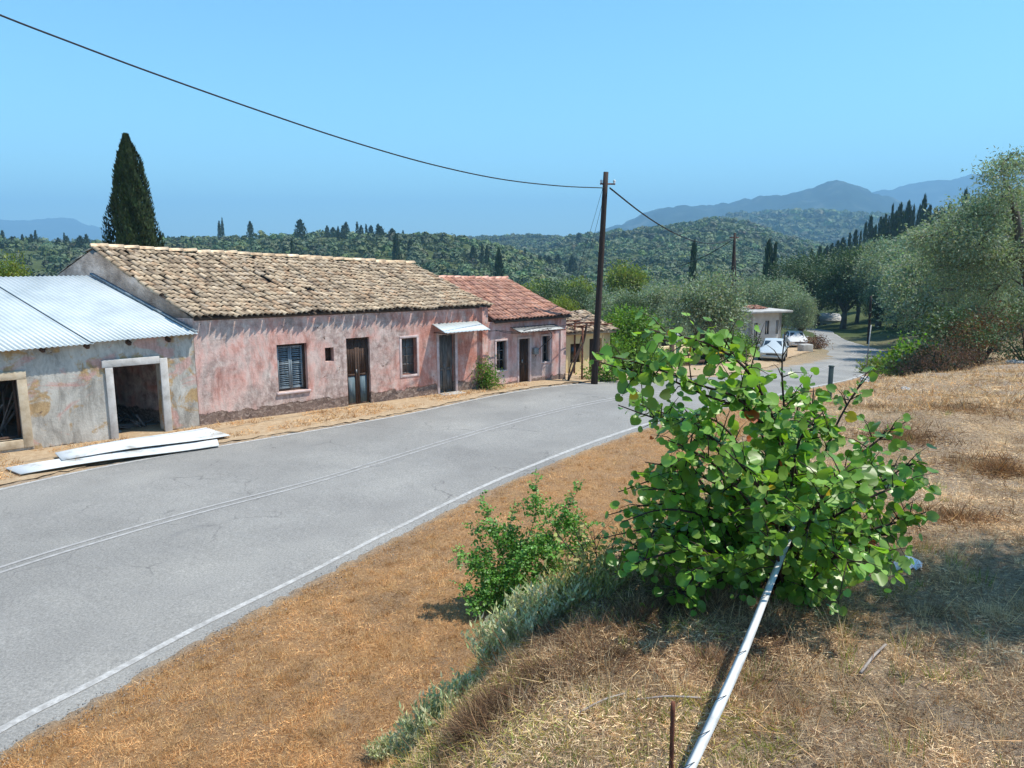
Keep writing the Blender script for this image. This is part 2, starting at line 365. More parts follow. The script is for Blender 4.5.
M['cercis'] = mat_leaf('round_leaf_foliage', (.15, .28, .04), (.22, .37, .07), .45, .36, spec=.5)
M['elm'] = mat_leaf('small_leaf_foliage', (.11, .27, .045), (.17, .34, .07), .38, .45, spec=.5)
M['sage'] = mat_leaf('pale_sage_foliage', (.48, .49, .25), (.60, .60, .38), .3, .7, tcol=(1.05, 1.1, .7))
M['bramble'] = mat_leaf('dry_bramble_foliage', (.12, .075, .05), (.21, .135, .09), .3, .8, tcol=(1.2, .9, .5))
M['rusty'] = mat_leaf('rust_brown_foliage', (.16, .07, .035), (.16, .13, .06), .3, .8, tcol=(1.2, .9, .5))
M['straw'] = mat_leaf('dry_straw', (.66, .50, .30), (.80, .64, .42), .3, .75, tcol=(1.1, .95, .7), spec=.2)
M['weed'] = mat_leaf('weed_leaves', (.30, .30, .10), (.42, .38, .17), .35, .7)
M['red_tin'] = mat_noise('faded_red_scrap', [(.3, (.3, .06, .03)), (.7, (.42, .13, .06))], 5)

# ------------------------------------------------------------ road and terrain
# road edges in plan: (left x, left y, right x, right y, z)
RP = np.array([
    (-17.5, -14, -8.6, -14, .0), (-16.5, -5, -7.4, -6, .0), (-14.8, 4.5, -6.0, 1.5, .0), (-12.4, 10.6, -5.25, 4.6, .0), (-9.95, 14.15, -4.68, 6.26, .0),
    (-8.8, 15.65, -4.23, 7.12, 0), (-7.28, 17.13, -3.67, 8.27, 0), (-5.0, 19.11, -2.88, 9.68, 0), (-3.85, 20.15, -1.8, 11.62, 0),
    (-2.7, 21.31, -.23, 14.24, 0), (-.45, 23.89, 1.9, 17.2, 0), (1.6, 25.71, 4.4, 20.2, -.04), (4.6, 28.6, 8.3, 24.6, -.35),
    (8.6, 33.2, 12.6, 30.6, -1.0), (12.6, 39.4, 17.2, 37.2, -1.75), (16.6, 47.0, 21.9, 45.2, -2.6),
    (20.8, 55.0, 27.6, 54.2, -3.25), (25.6, 62.5, 31.0, 62.0, -3.75), (29.0, 72.0, 33.6, 71.5, -4.4),
    (32.6, 82, 36.4, 82, -5.1), (38.5, 97, 41.6, 97, -6.1), (42, 112, 46, 111, -7.0), (41, 130, 45.5, 130, -8.0)])
def dens(P, n=14):
    """Catmull-Rom"""
    out = []
    Q = np.vstack([2 * P[0] - P[1], P, 2 * P[-1] - P[-2]])
    for i in range(1, len(Q) - 2):
        a, b, c, d = Q[i - 1], Q[i], Q[i + 1], Q[i + 2]
        for k in range(n):
            t = k / n
            out.append(.5 * ((2 * b) + (c - a) * t + (2 * a - 5 * b + 4 * c - d) * t * t + (3 * b - a - 3 * c + d) * t ** 3))
    out.append(Q[-2]); return np.array(out)
RD = dens(RP)
RL = RD[:, 0:2]; RR = RD[:, 2:4]; RZ = RD[:, 4]
def poly_dist(P, x, y):
    """distance to polyline, index of the nearest sample, and signed side (right of travel = +)"""
    x = np.asarray(x, float).ravel(); y = np.asarray(y, float).ravel()
    best = np.full(x.shape, 1e9); bi = np.zeros(x.shape, int); side = np.zeros(x.shape)
    for i in range(len(P) - 1):
        ax, ay = P[i]; dx, dy = P[i + 1] - P[i]; L2 = dx * dx + dy * dy
        t = np.clip(((x - ax) * dx + (y - ay) * dy) / L2, 0, 1)
        qx = x - ax - t * dx; qy = y - ay - t * dy; d = qx * qx + qy * qy
        m = d < best; best[m] = d[m]; bi[m] = i; side[m] = (dy * (x - ax) - dx * (y - ay))[m]
    return np.sqrt(best) * np.sign(side), bi
LAY = [  # radius, front width, back width, [(u, v) skyline]
    (480, 230, 160, [(-900, 249), (-400, 249), (0, 249), (100, 252), (170, 248), (250, 245), (330, 241), (380, 240), (430, 240), (470, 245), (500, 252), (530, 261), (570, 275), (620, 300)]),
    (1350, 500, 300, [(-900, 250), (200, 248), (440, 241), (490, 240), (530, 239), (564, 242), (600, 246), (640, 255), (700, 270)]),
    (1050, 560, 300, [(420, 285), (480, 266), (540, 252), (560, 246), (580, 241), (620, 236), (660, 231), (700, 226), (740, 229), (780, 240), (820, 252), (880, 262), (930, 265), (1024, 260), (1900, 260)]),
    (270, 150, 120, [(700, 300), (740, 290), (790, 285), (830, 270), (870, 252), (900, 243), (935, 232), (960, 220), (1024, 198), (1100, 172), (1300, 150), (1900, 145)]),
    (2300, 700, 500, [(600, 270), (680, 240), (720, 224), (760, 218), (800, 217), (840, 219), (880, 224), (920, 222), (960, 212), (1000, 205), (1100, 200), (1900, 200)]),
    (4300, 1100, 800, [(-900, 262), (500, 262), (570, 243), (606, 228), (640, 214), (665, 212), (709, 210), (735, 205), (760, 201), (800, 192), (822, 187), (838, 190), (858, 200), (880, 207), (920, 218), (980, 226), (1100, 240), (1900, 240)]),
    (7000, 1300, 900, [(-900, 262), (700, 262), (800, 215), (840, 200), (870, 193), (905, 185), (940, 181), (970, 180), (995, 176), (1060, 172), (1200, 175), (1900, 200)]),
    (8600, 900, 400, [(-900, 208), (-300, 210), (0, 214), (60, 216), (88, 219), (104, 228), (150, 238), (200, 258), (1900, 262)]),
]
BASE = -17.0
def far_z(x, y):
    r = np.hypot(x, y); th = np.arctan2(x, y)
    # azimuth -> u of the horizon row, past the frame clamp to the ends
    u = 512 + np.tan(np.clip(th, -1.1, 1.1)) * FPX * .985
    z = np.full(r.shape, BASE)
    for k, (r0, wf, wb, pr) in enumerate(LAY):
        pr = np.array(pr, float); v = np.interp(u, pr[:, 0], pr[:, 1])
        dy = -(v - 384) / FPX; zr = HC + r0 * np.cos(np.clip(th, -1.1, 1.1)) * (-SP + dy * CP) / (CP + dy * SP)
        jag = (fbm(x, y, r0 * .06, 6, 40 + k) + .5 * np.abs(fbm(x, y, r0 * .025, 4, 90 + k))) * r0 * (.012 if r0 > 2000 else .006)
        q = (r - r0); s = np.where(q < 0, q / wf, q / wb); b = np.exp(-s * s * 1.2)
        spur = 1 + .35 * fbm(u * 1.0, r / r0 * 220, 70, 4, 60 + k) * np.clip(np.abs(s), 0, 1)
        z = np.maximum(z, BASE + np.maximum(zr - BASE + jag, 0) * b * spur)
    return z + fbm(x, y, 60, 4, 3) * np.clip(r / 200, 0, 3)
def near_z(x, y):
    shp = np.shape(x); xf = np.asarray(x, float).ravel(); yf = np.asarray(y, float).ravel()
    dR, iR = poly_dist(RR, xf, yf); dL, iL = poly_dist(RL, xf, yf)
    zr = RZ[iR]; A0 = np.interp(yf, [-20, 3, 8, 13, 25, 35, 45, 60, 100, 140], [3.0, 2.9, 2.72, 2.3, .95, -.45, -2.1, -3.1, -5.7, -7.5])
    A = np.maximum(A0 - zr, .3)
    s0 = np.interp(yf, [8, 20], [3.1, 2.0]); s1 = np.interp(yf, [8, 20, 40], [5.9, 7.0, 6.0])
    t = np.clip((dR - s0) / (s1 - s0), 0, 1); bk = .14 * np.clip(dR / s0, 0, 1) * np.minimum(1, 1 / np.maximum(A, .5)) ; bk = bk + (1 - bk) * t * t * (3 - 2 * t)
    hill = np.interp(yf, [14, 30, 60, 200], [0, .13, .22, .24]) * np.maximum(0, dR - 8)
    hill = np.minimum(hill, 30)
    zR = zr + A * bk + hill + .03 * np.maximum(0, dR - 7) + fbm(xf, yf, 1.6, 4, 8) * .16 * sstep(dR, .4, 3)
    zr2 = RZ[iL]; sL = -dL
    zl = zr2 - .17 * np.maximum(0, sL - 11) * 1.0 - .02 * np.maximum(0, sL) * sstep(yf, 30, 50)
    zl = np.maximum(zl, BASE) + fbm(xf, yf, 2.5, 3, 12) * .06 * sstep(sL, .3, 3)
    z = np.where(dR > 0, zR, np.where(dL < 0, zl, zr))
    ein = np.minimum(-dR, dL)
    z = np.where(ein > 0, z - .10 * np.clip((ein - .03) / .25, 0, 1) + .012, z + .012) + np.where(np.abs(ein) < .3, fbm(xf, yf, .13, 3, 77) * .03, 0)
    return z.reshape(shp), dR.reshape(shp), dL.reshape(shp)
def ground_z(x, y):
    x = np.asarray(x, float); y = np.asarray(y, float); r = np.hypot(x, y)
    n, dR, dL = near_z(np.where(r < 240, x, 0), np.where(r < 240, y, 0)); f = far_z(x, y)
    k = sstep(r, 115, 190); return n * (1 - k) + f * k
def gz(x, y): return float(ground_z(np.array([x]), np.array([y]))[0])
def G(u, v, n=500, ymax=150):
    """where the sight line through a pixel meets the ground"""
    r = ray(u, v); Y = np.exp(np.linspace(math.log(1.5), math.log(ymax), n)); X = r[0] / r[1] * Y; Z = HC + r[2] / r[1] * Y
    g = ground_z(X, Y); i = int(np.argmax(Z < g)); return (float(X[i]), float(Y[i]), float(g[i]))

# ground sheet: polar grid, denser in front of the camera
ang = np.concatenate([np.arange(-180, -44, 2.0), np.arange(-44, 44, .14), np.arange(44, 180, 2.0)]) * PI / 180
rad = np.concatenate([[.3], np.exp(np.linspace(math.log(.6), math.log(70), 560))[:-1], np.exp(np.linspace(math.log(70), math.log(9800), 260))])
TH, RA = np.meshgrid(ang, rad); GX = np.sin(TH) * RA; GY = np.cos(TH) * RA
GZ = ground_z(GX, GY)
na, nr = len(ang), len(rad)
idx = np.arange(na * nr).reshape(nr, na); nxt = np.roll(idx, -1, axis=1)
F = np.stack([idx[:-1], nxt[:-1], nxt[1:], idx[1:]], -1).reshape(-1, 4)[:, ::-1]
V = np.stack([GX, GY, GZ], -1).reshape(-1, 3)
cen = len(V); V = np.vstack([V, [[0, 0, gz(0, 0)]]])
Fc = np.stack([idx[0], nxt[0], np.full(na, cen)], -1)
rr_ = np.hypot(V[:, 0], V[:, 1]); nearv = rr_ < 60; vg = np.zeros(len(V)); dR_, _ = poly_dist(RR, V[nearv, 0], V[nearv, 1])
vg[nearv] = sstep(dR_, -.1, .2) * (1 - sstep(dR_ + fbm(V[nearv, 0], V[nearv, 1], 1.2, 3, 5), 4.4, 6.2))   # the mown orange grass strip beside the road
gc = 1 + vg[:, None] * (np.array([.95, .78, .60]) - 1)
gm = mesh_np('ground', V, [F, Fc], M['ground'], smooth=True, col=gc)
ground = link(bpy.data.objects.new('ground', gm)); tag(ground, kind='structure')

def strip(name, mat, f0, f1, dz, i0=0, i1=None, nl=6, jitter=0, absolute=None):
    """sheet between two lateral fractions of the road (0 = left edge, 1 = right edge)"""
    i1 = i1 or len(RD); ii = np.arange(i0, i1); vs = []
    for i in ii:
        w = np.linalg.norm(RR[i] - RL[i])
        for k in range(nl + 1):
            a = f0(w) if callable(f0) else f0; b = f1(w) if callable(f1) else f1
            t = a + (b - a) * k / nl
            p = RL[i] * (1 - t) + RR[i] * t
            if jitter and k in (0, nl): p = p + rng.normal(0, jitter, 2)
            vs.append((p[0], p[1], RZ[i] + dz + .05 * (1 - (2 * t - 1) ** 2) * (w > 0)))
    n = nl + 1
    F = np.array([[a * n + k, a * n + k + 1, (a + 1) * n + k + 1, (a + 1) * n + k] for a in range(len(ii) - 1) for k in range(nl)])
    o = link(bpy.data.objects.new(name, mesh_np(name, np.array(vs), F, mat, smooth=True)))
    return tag(o, kind='structure')
strip('road', M['asphalt'], lambda w: -.25 / w, 1, 0, nl=24)
def band(c, wd): return (lambda w: (c(w) - wd / 2) / w, lambda w: (c(w) + wd / 2) / w)
e = band(lambda w: .12, .13); strip('road_edge_marking', M['paint'], *e, .006, nl=2)
e = band(lambda w: w - float(np.interp(w, [5, 9], [.25, .42])), .12); strip('road_edge_marking', M['paint'], *e, .006, nl=2)
e = band(lambda w: w * .5 - .11, .075); strip('road_centre_marking', M['faint'], *e, .006, nl=2)
e = band(lambda w: w * .5 + .11, .075); strip('road_centre_marking', M['faint'], *e, .006, nl=2)
# sandy shoulder in front of the houses and by the parked cars
def sheet_on_ground(name, mat, poly, dz=.03, step=.35):
    poly = np.array(poly, float); x0, y0 = poly.min(0); x1, y1 = poly.max(0)
    nx = int((x1 - x0) / step) + 1; ny = int((y1 - y0) / step) + 1
    X, Y = np.meshgrid(np.linspace(x0, x1, nx), np.linspace(y0, y1, ny))
    ins = np.zeros(X.shape, bool); j = len(poly) - 1
    for i in range(len(poly)):
        xi, yi = poly[i]; xj, yj = poly[j]
        c = ((yi > Y) != (yj > Y)) & (X < (xj - xi) * (Y - yi) / (yj - yi + 1e-12) + xi); ins ^= c; j = i
    Z = ground_z(X, Y) + dz
    id_ = np.arange(X.size).reshape(X.shape)
    m = ins[:-1, :-1] & ins[1:, :-1] & ins[:-1, 1:] & ins[1:, 1:]
    F = np.stack([id_[:-1, :-1][m], id_[:-1, 1:][m], id_[1:, 1:][m], id_[1:, :-1][m]], -1)
    return tag(link(bpy.data.objects.new(name, mesh_np(name, np.stack([X, Y, Z], -1).reshape(-1, 3), F, mat, smooth=True))), kind='structure')
def off_left(i0, i1, d0, d1):
    a = []; b = []
    for i in range(i0, i1):
        t = RL[min(i + 1, len(RL) - 1)] - RL[i - 1]; n = np.array([-t[1], t[0]]) / np.linalg.norm(t)
        a.append(RL[i] + n * d0); b.append(RL[i] + n * d1)
    return a + b[::-1]

# ------------------------------------------------------------ houses (local frame: x along the facade, y into the house)
OX, OY = -8.1, 19.25; HANG = math.atan2(.618, .786)
def W(s, wv, z=0):
    return (OX + .786 * s - .618 * wv, OY + .618 * s + .786 * wv, z)
def wall_mb(mb, p0, p1, z0, z1, th, holes=(), ztop1=None):
    """vertical wall from p0 to p1 (local 2D), thickness to the left-hand side, rectangular openings (a0,a1,b0,b1)"""
    p0 = np.array(p0, float); p1 = np.array(p1, float); L = np.linalg.norm(p1 - p0); d = (p1 - p0) / L; n = np.array([-d[1], d[0]])
    def P(a, z, o):
        q = p0 + d * a + n * o; zz = z if (ztop1 is None or z < z1 - 1e-6) else z1 + (ztop1 - z1) * a / L
        return (q[0], q[1], zz)
    xs = sorted({0, L, *[h[0] for h in holes], *[h[1] for h in holes]}); zs = sorted({z0, z1, *[h[2] for h in holes], *[h[3] for h in holes]})
    solid = lambda a, b: not any(h[0] - 1e-6 < a < h[1] + 1e-6 and h[2] - 1e-6 < b < h[3] + 1e-6 for h in holes)
    for i in range(len(xs) - 1):
        for j in range(len(zs) - 1):
            a0, a1, b0, b1 = xs[i], xs[i + 1], zs[j], zs[j + 1]
            if not solid((a0 + a1) / 2, (b0 + b1) / 2): continue
            mb.add([P(a0, b0, 0), P(a1, b0, 0), P(a1, b1, 0), P(a0, b1, 0)], [(0, 1, 2, 3)])
            mb.add([P(a0, b0, th), P(a1, b0, th), P(a1, b1, th), P(a0, b1, th)], [(3, 2, 1, 0)])
    for h in holes:
        a0, a1, b0, b1 = h
        for q in ([(a0, b0), (a0, b1)], [(a0, b1), (a1, b1)], [(a1, b1), (a1, b0)], [(a1, b0), (a0, b0)]):
            (u0, v0), (u1, v1) = q
            mb.add([P(u0, v0, 0), P(u1, v1, 0), P(u1, v1, th), P(u0, v0, th)], [(0, 1, 2, 3)])
    mb.add([P(0, z1, 0), P(L, z1, 0), P(L, z1, th), P(0, z1, th)], [(0, 1, 2, 3)])
    mb.add([P(0, z0, 0), P(0, z1, 0), P(0, z1, th), P(0, z0, th)], [(0, 1, 2, 3)])
    mb.add([P(L, z0, 0), P(L, z1, 0), P(L, z1, th), P(L, z0, th)], [(3, 2, 1, 0)])
def gable_mb(mb, p0, p1, pk, zb, zp, th):
    """triangular prism on the wall p0-p1 with apex over pk"""
    d = np.array(p1, float) - np.array(p0, float); d /= np.linalg.norm(d); n = np.array([-d[1], d[0]]) * th
    f = [(*p0, zb[0]), (*p1, zb[1]), (*pk, zp)]
    b = [(p[0] + n[0], p[1] + n[1], p[2]) for p in f]
    mb.add(f + b, [(0, 1, 2), (5, 4, 3), (0, 3, 4, 1), (1, 4, 5, 2), (2, 5, 3, 0)])
def tiled(mb, c, nc, nrw, rad_, pal, jit=1.0, miss=.0, sag=.05, lift=.03, seed=0, dmg=()):
    """barrel tiles over the slope c = (eave left, eave right, ridge right, ridge left)"""
    rg = np.random.default_rng(seed); c = [np.array(p, float) for p in c]
    N = np.cross(c[1] - c[0], c[3] - c[0]); N /= np.linalg.norm(N)
    if N[2] < 0: N = -N
    def P(u, v):
        q = (c[0] * (1 - u) + c[1] * u) * (1 - v) + (c[3] * (1 - u) + c[2] * u) * v
        s = -sag * math.sin(PI * v) * (.6 + .5 * math.sin(u * 9 + 1)) + .025 * math.sin(u * 23) * jit + .02 * math.sin(u * 41 + v * 7) * jit
        return q + N * s
    seg = 6; step = 1 / nrw
    for i in range(nc):
        cj = rg.normal(0, .012) * jit
        for j in range(nrw):
            u = (i + .5) / nc; v = j * step
            if any(a0 < u < a1 and b0 < v < b1 and rg.random() < pr for a0, a1, b0, b1, pr in dmg): continue
            if rg.random() < miss: continue
            du = rg.normal(0, .10 / nc) * jit + cj * .05; dv = rg.normal(0, .07 * step) * jit
            skew = rg.normal(0, .16 / nc) * jit
            a = P(u + du, v - .10 * step + dv); b = P(u + du + skew, min(v + 1.12 * step + dv, 1.0))
            ax = b - a; axn = ax / np.linalg.norm(ax); X = np.cross(axn, N); X /= np.linalg.norm(X)
            r0 = rad_ * rg.uniform(.94, 1.06); r1 = r0 * .82; h0 = lift + rg.uniform(0, .012) * jit; h1 = .004
            col = np.array(pal[rg.integers(len(pal))]) * rg.uniform(.86, 1.12)
            vs = []
            for (o, rr, hh) in ((a, r0, h0), (b, r1, h1)):
                for k in range(seg + 1):
                    an = PI * k / seg; vs.append(o + X * rr * math.cos(an) + N * (hh + rr * .78 * math.sin(an)))
            for k in range(seg + 1):   # inner lip, gives the tile its thickness at the lower end
                an = PI * k / seg; vs.append(a + axn * .002 + X * (r0 - .014) * math.cos(an) + N * (h0 + (r0 - .016) * .78 * math.sin(an)))
            n = seg + 1
            fs = [(k, k + 1, n + k + 1, n + k) for k in range(seg)] + [(k + 1, k, 2 * n + k, 2 * n + k + 1) for k in range(seg)]
            mb.add(vs, fs, col)
def ridge_tiles(mb, a, b, n, r, pal, seed=1):
    rg = np.random.default_rng(seed); a = np.array(a, float); b = np.array(b, float); d = (b - a) / np.linalg.norm(b - a)
    X = np.cross(d, (0, 0, 1)); X /= np.linalg.norm(X); Z = np.array([0, 0, 1.])
    for i in range(n):
        p = a + (b - a) * (i / n) + Z * rg.normal(0, .012); q = a + (b - a) * ((i + 1.12) / n) + Z * rg.normal(0, .012)
        col = np.array(pal[rg.integers(len(pal))]) * rg.uniform(.95, 1.2); vs = []
        for o, rr, hh in ((p, r * .9, 0), (q, r, .02)):
            for k in range(7): an = PI * k / 6; vs.append(o + X * rr * math.cos(an) + Z * (hh + rr * .7 * math.sin(an) - .02))
        mb.add(vs, [(k, k + 1, 8 + k, 7 + k) for k in range(6)] + [tuple(range(7)), tuple(range(13, 6, -1))], col)
def sheet(mb, pts, th=.06):
    n = len(pts); lo = [(p[0], p[1], p[2] - th) for p in pts]
    mb.add(list(pts) + lo, [tuple(range(n)), tuple(range(2 * n - 1, n - 1, -1))] + [(i, i + n, (i + 1) % n + n, (i + 1) % n) for i in range(n)])
def surround(root, a0, a1, b0, b1, wd, pr, mat, sill=True, name='surround', top=None):
    mb = MB(); t = top or wd
    mb.box(a0 - wd, a0, -pr, .12, b0 - (wd if sill else 0), b1); mb.box(a1, a1 + wd, -pr - .002, .12, b0 - (wd if sill else 0), b1)
    mb.box(a0 - wd, a1 + wd, -pr - .004, .12, b1, b1 + t)
    if sill: mb.box(a0, a1, -pr - .003, .12, b0 - wd, b0)
    return mb.build(name, mat, root, bevel=.008)
def louvre(root, x0, x1, z0, z1, y, mat):
    mb = MB(); f = .045
    mb.box(x0, x0 + f, y, y + .04, z0, z1); mb.box(x1 - f, x1, y, y + .04, z0, z1)
    for zz in (z0, (z0 + z1) / 2 - f / 2 + .1, z1 - f): mb.box(x0 + f, x1 - f, y + .001, y + .039, zz, zz + f)
    n = int((z1 - z0) / .055)
    for i in range(n):
        zz = z0 + f + (z1 - z0 - 2 * f) * (i + .5) / n + random.gauss(0, .004)
        mb.bar((x0 + f, y + .02, zz), (x1 - f, y + .02, zz + random.gauss(0, .006)), .045, .007, up=(0, -.7, .7))
    return mb.build('shutter', mat, root)
def plank_door(root, x0, x1, z0, z1, y, mat_hi, mat_lo, leaves=2, split=.45):
    d = MB(); xm = (x0 + x1) / 2; zs = z0 + (z1 - z0) * split
    door = MB(); door.box(x0, x1, y + .03, y + .05, z0, z1); door = door.build('door', mat_hi, root)
    xs = [x0, xm, x1] if leaves == 2 else [x0, x1]
    for k in range(len(xs) - 1):
        a, b = xs[k] + .004, xs[k + 1] - .004
        m = MB(); f = .07
        m.box(a, a + f, y, y + .03, z0, z1); m.box(b - f, b, y, y + .03, z0, z1)
        for zz in (z0, zs - f / 2, z1 - f): m.box(a + f, b - f, y + .002, y + .028, zz, zz + f)
        m.build('door_frame', mat_hi, door)
        p = MB(); p.box(a + f, b - f, y + .012, y + .03, z0 + f, zs - f / 2); p.build('lower_panel', mat_lo, door)
        p = MB(); q = MB(); cx = np.linspace(a + f, b - f, 4)
        for i in range(3): q.box(cx[i] + .003, cx[i + 1] - .003, y + .013, y + .03, zs + f / 2, z1 - f)
        q.build('upper_panel', mat_hi, door)
    h = MB(); h.box(xm - .05, xm - .02, y - .03, y, zs + .03, zs + .16); h.build('handle', M['steel'], door)
    return door
PALT = [(1, 1, 1), (1.08, 1.06, 1.0), (.9, .87, .82), (1.16, 1.12, 1.04), (.76, .72, .68), (1.06, .93, .82), (1.22, 1.2, 1.14)]

# --- long pink house
h1 = empty('pink_house', W(0, 0), HANG, 'long single-storey pink plaster house with an old ochre barrel-tile roof', 'house')
SK = -1.6 / 3.0
front_holes = [(2.14, 3.0, .68, 2.0), (3.54, 3.81, 1.41, 1.81), (4.2, 4.95, .02, 2.03), (6.03, 6.56, .77, 1.9), (7.38, 7.98, .03, 1.92)]
mb = MB(); BX = 6.2
wall_mb(mb, (0, 0), (9.3, 0), -.25, 2.84, .38, front_holes, 2.72)
wall_mb(mb, (BX * SK, BX), (0, 0), -.4, 2.84, .34)
wall_mb(mb, (9.3, 0), (7.0, BX), -.4, 2.72, .34)
wall_mb(mb, (7.0, BX), (BX * SK, BX), -.6, 2.72, .34)
mb.build('wall', M['pink'], h1)
mb = MB(); gable_mb(mb, (BX * SK, BX), (0, 0), (-1.6, 3.0), (2.84, 2.84), 4.56, .34); gable_mb(mb, (9.3, 0), (7.0, BX), (8.2, 3.0), (2.72, 2.72), 3.98, .34)
M['gable'] = mat_noise('grey_gable_render', [(.3, (.12, .105, .095)), (.5, (.24, .22, .20)), (.7, (.40, .38, .36))], 2.2, 8, .95, .7, 14, .04)
mb.build('gable', M['gable'], h1)
EL, ER, RRr, RLl = (-.02, -.12, 2.86), (9.46, -.12, 2.76), (8.28, 3.0, 4.06), (-1.64, 3.0, 4.62)
mb = MB(); sheet(mb, [(EL[0] + .06, EL[1] + .1, EL[2] - .02), (ER[0] - .06, ER[1] + .1, ER[2] - .02), (RRr[0] - .06, RRr[1], RRr[2] - .04), (RLl[0] + .06, RLl[1], RLl[2] - .04)])
sheet(mb, [(BX * SK + .05, BX + .25, 2.70), (7.0, BX + .25, 2.62), (RRr[0] - .06, RRr[1] + .01, RRr[2] - .04), (RLl[0] + .06, RLl[1] + .01, RLl[2] - .04)])
mb.build('roof_boards', M['under'], h1)
mb = MB(); tiled(mb, (EL, ER, RRr, RLl), 64, 15, .076, PALT, 1.05, .004, .07, seed=5, dmg=((.14, .27, .74, .9, .16), (.3, .55, .28, .36, .2), (.34, .40, .35, .8, .22)))
tiled(mb, ((7.0, BX + .3, 2.66), (BX * SK, BX + .3, 2.74), (RLl[0], 3.02, RLl[2]), (RRr[0], 3.02, RRr[2])), 46, 10, .104, PALT, 1, 0, .05, seed=9)
roof1 = mb.build('roof', M['tile'], h1)
mb = MB(); ridge_tiles(mb, (RLl[0], 3.0, RLl[2] + .04), (RRr[0], 3.0, RRr[2] + .04), 26, .12, [(1.5, 1.4, 1.25), (1.3, 1.2, 1.05), (1.6, 1.55, 1.45)]); mb.build('ridge_tiles', M['tile'], roof1)
# shuttered window
wn = MB(); wn.box(2.14, 3.0, .16, .22, .68, .73); wn.box(2.14, 2.19, .16, .22, .73, 2.0); wn.box(2.93, 3.0, .16, .22, .73, 2.0); wn.box(2.19, 2.93, .161, .219, 1.94, 2.0)
wn = wn.build('window', M['wood_brown'], h1)
louvre(wn, 2.19, 2.555, .74, 1.93, .15, M['shutter']); louvre(wn, 2.565, 2.92, .74, 1.93, .155, M['shutter'])
mb = MB(); mb.box(2.08, 3.06, -.05, .14, .62, .678); mb.build('sill', M['pink_trim'], wn, bevel=.008)
# small square niche
mb = MB(); mb.box(3.52, 3.83, .22, .26, 1.39, 1.83); mb.build('niche_boarding', M['wood_brown'], h1)
plank_door(h1, 4.2, 4.95, .02, 2.03, .10, M['wood_brown'], M['door_blue'])
mb = MB(); mb.box(6.03, 6.56, .2, .235, .77, 1.9)
for zz in (.8, 1.07, 1.34, 1.61, 1.86): mb.box(6.05, 6.54, .17, .2, zz - .02, zz + .02)
mb.box(6.28, 6.31, .165, .2, .77, 1.9)
wn = mb.build('window', M['wood_grey'], h1); surround(wn, 6.03, 6.56, .77, 1.9, .075, .015, M['pink_trim'])
plank_door(h1, 7.38, 7.98, .03, 1.92, .16, M['wood_grey'], M['wood_grey'], split=.4)
surround(h1, 7.38, 7.98, .03, 1.92, .09, .02, M['pink_trim'], sill=False, name='door_surround')
mb = MB(); mb.box(7.3, 8.1, -.42, -.02, -.05, .06); mb.build('doorstep', M['concrete'], h1, bevel=.02)
# tin awning over the second door
aw = MB(); n = 36; vs = []
for k in range(n + 1):
    x = 7.12 + 1.72 * k / n; hz = .012 * math.sin(k * PI / 1.5)
    vs += [(x, -.01, 2.28 + hz), (x + .10, -.62, 2.04 + hz)]
aw.add(vs, [(2 * k, 2 * k + 1, 2 * k + 3, 2 * k + 2) for k in range(n)]); aw = aw.build('awning', M['tin'], h1)
so = aw.modifiers.new('s', 'SOLIDIFY'); so.thickness = .008
for q_ in (7.2, 8.75): mb = MB(); mb.bar((q_, -.01, 2.0), (q_ + .08, -.58, 2.02), .03, .03); mb.build('awning_bracket', M['rust'], aw)

# --- tin roofed ruin at the left
h0 = empty('tin_roofed_ruin', W(-3, 0), HANG, 'derelict grey plaster building with a white corrugated tin roof and an empty doorway', 'building')
def LB(o): o.location = (0, 0, 0); return o
S0 = -3.0
mb = MB(); XL = -11.0 - S0
hl = [(8 - 3.98 + 3.0 - .35 + .0, 0, 0, 0)]
holes = [(-5.0 + 11, -3.88 + 11, .30, 1.68), (-1.92 + 11, -.86 + 11, -.02, 1.78)]
wall_mb(mb, (-11 - S0, 0), (-.01 - S0, 0), -.3, 2.30, .42, holes, 2.44)
wall_mb(mb, (-11 - 3.2 - S0, 6), (-11 - S0, 0), -.4, 2.2, .4)
wall_mb(mb, (-3.3 - S0, 6), (-14.2 - S0, 6), -.6, 2.2, .4)
wall_mb(mb, (-7.2 - S0, .6), (-9.5 - S0, 5.8), -.3, 2.2, .3)
mb.build('wall', M['grey'], h0)
mb = MB(); sheet(mb, [(-13.8 - S0, 5.8, .02), (-3.3 - S0, 5.8, .02), (-.4 - S0, .5, .02), (-10.9 - S0, .5, .02)], .1); mb.build('floor_slab', M['concrete'], h0)
# corrugated roof
def corr(mb, a, b, c, d, per, amp, lift=0):
    a, b, c, d = [np.array(p, float) for p in (a, b, c, d)]  # eave left, eave right, ridge right, ridge left
    L = np.linalg.norm(b - a); n = int(L / per * 6); vs = []
    for k in range(n + 1):
        t = k / n; h = amp * math.sin(2 * PI * t * L / per) + lift
        for q in (0, .33, .66, 1): p = (a * (1 - t) + b * t) * (1 - q) + (d * (1 - t) + c * t) * q; vs.append((p[0], p[1], p[2] + h))
    mb.add(vs, [(4 * k + q, 4 * k + 4 + q, 4 * k + 5 + q, 4 * k + 1 + q) for k in range(n) for q in range(3)])
mb = MB(); corr(mb, (-11.2 - S0, -.22, 2.24), (-2.3 - S0, -.22, 2.40), (-4.0 - S0, 3, 3.85), (-12.9 - S0, 3, 3.84), .11, .013)
corr(mb, (-14.0 - S0, 6.2, 2.3), (-3.2 - S0, 6.2, 2.3), (-1.75 - S0, 3, 3.80), (-12.9 - S0, 3, 3.80), .11, .013)
rf = mb.build('roof', M['tin'], h0, smooth=True); so = rf.modifiers.new('s', 'SOLIDIFY'); so.thickness = .01
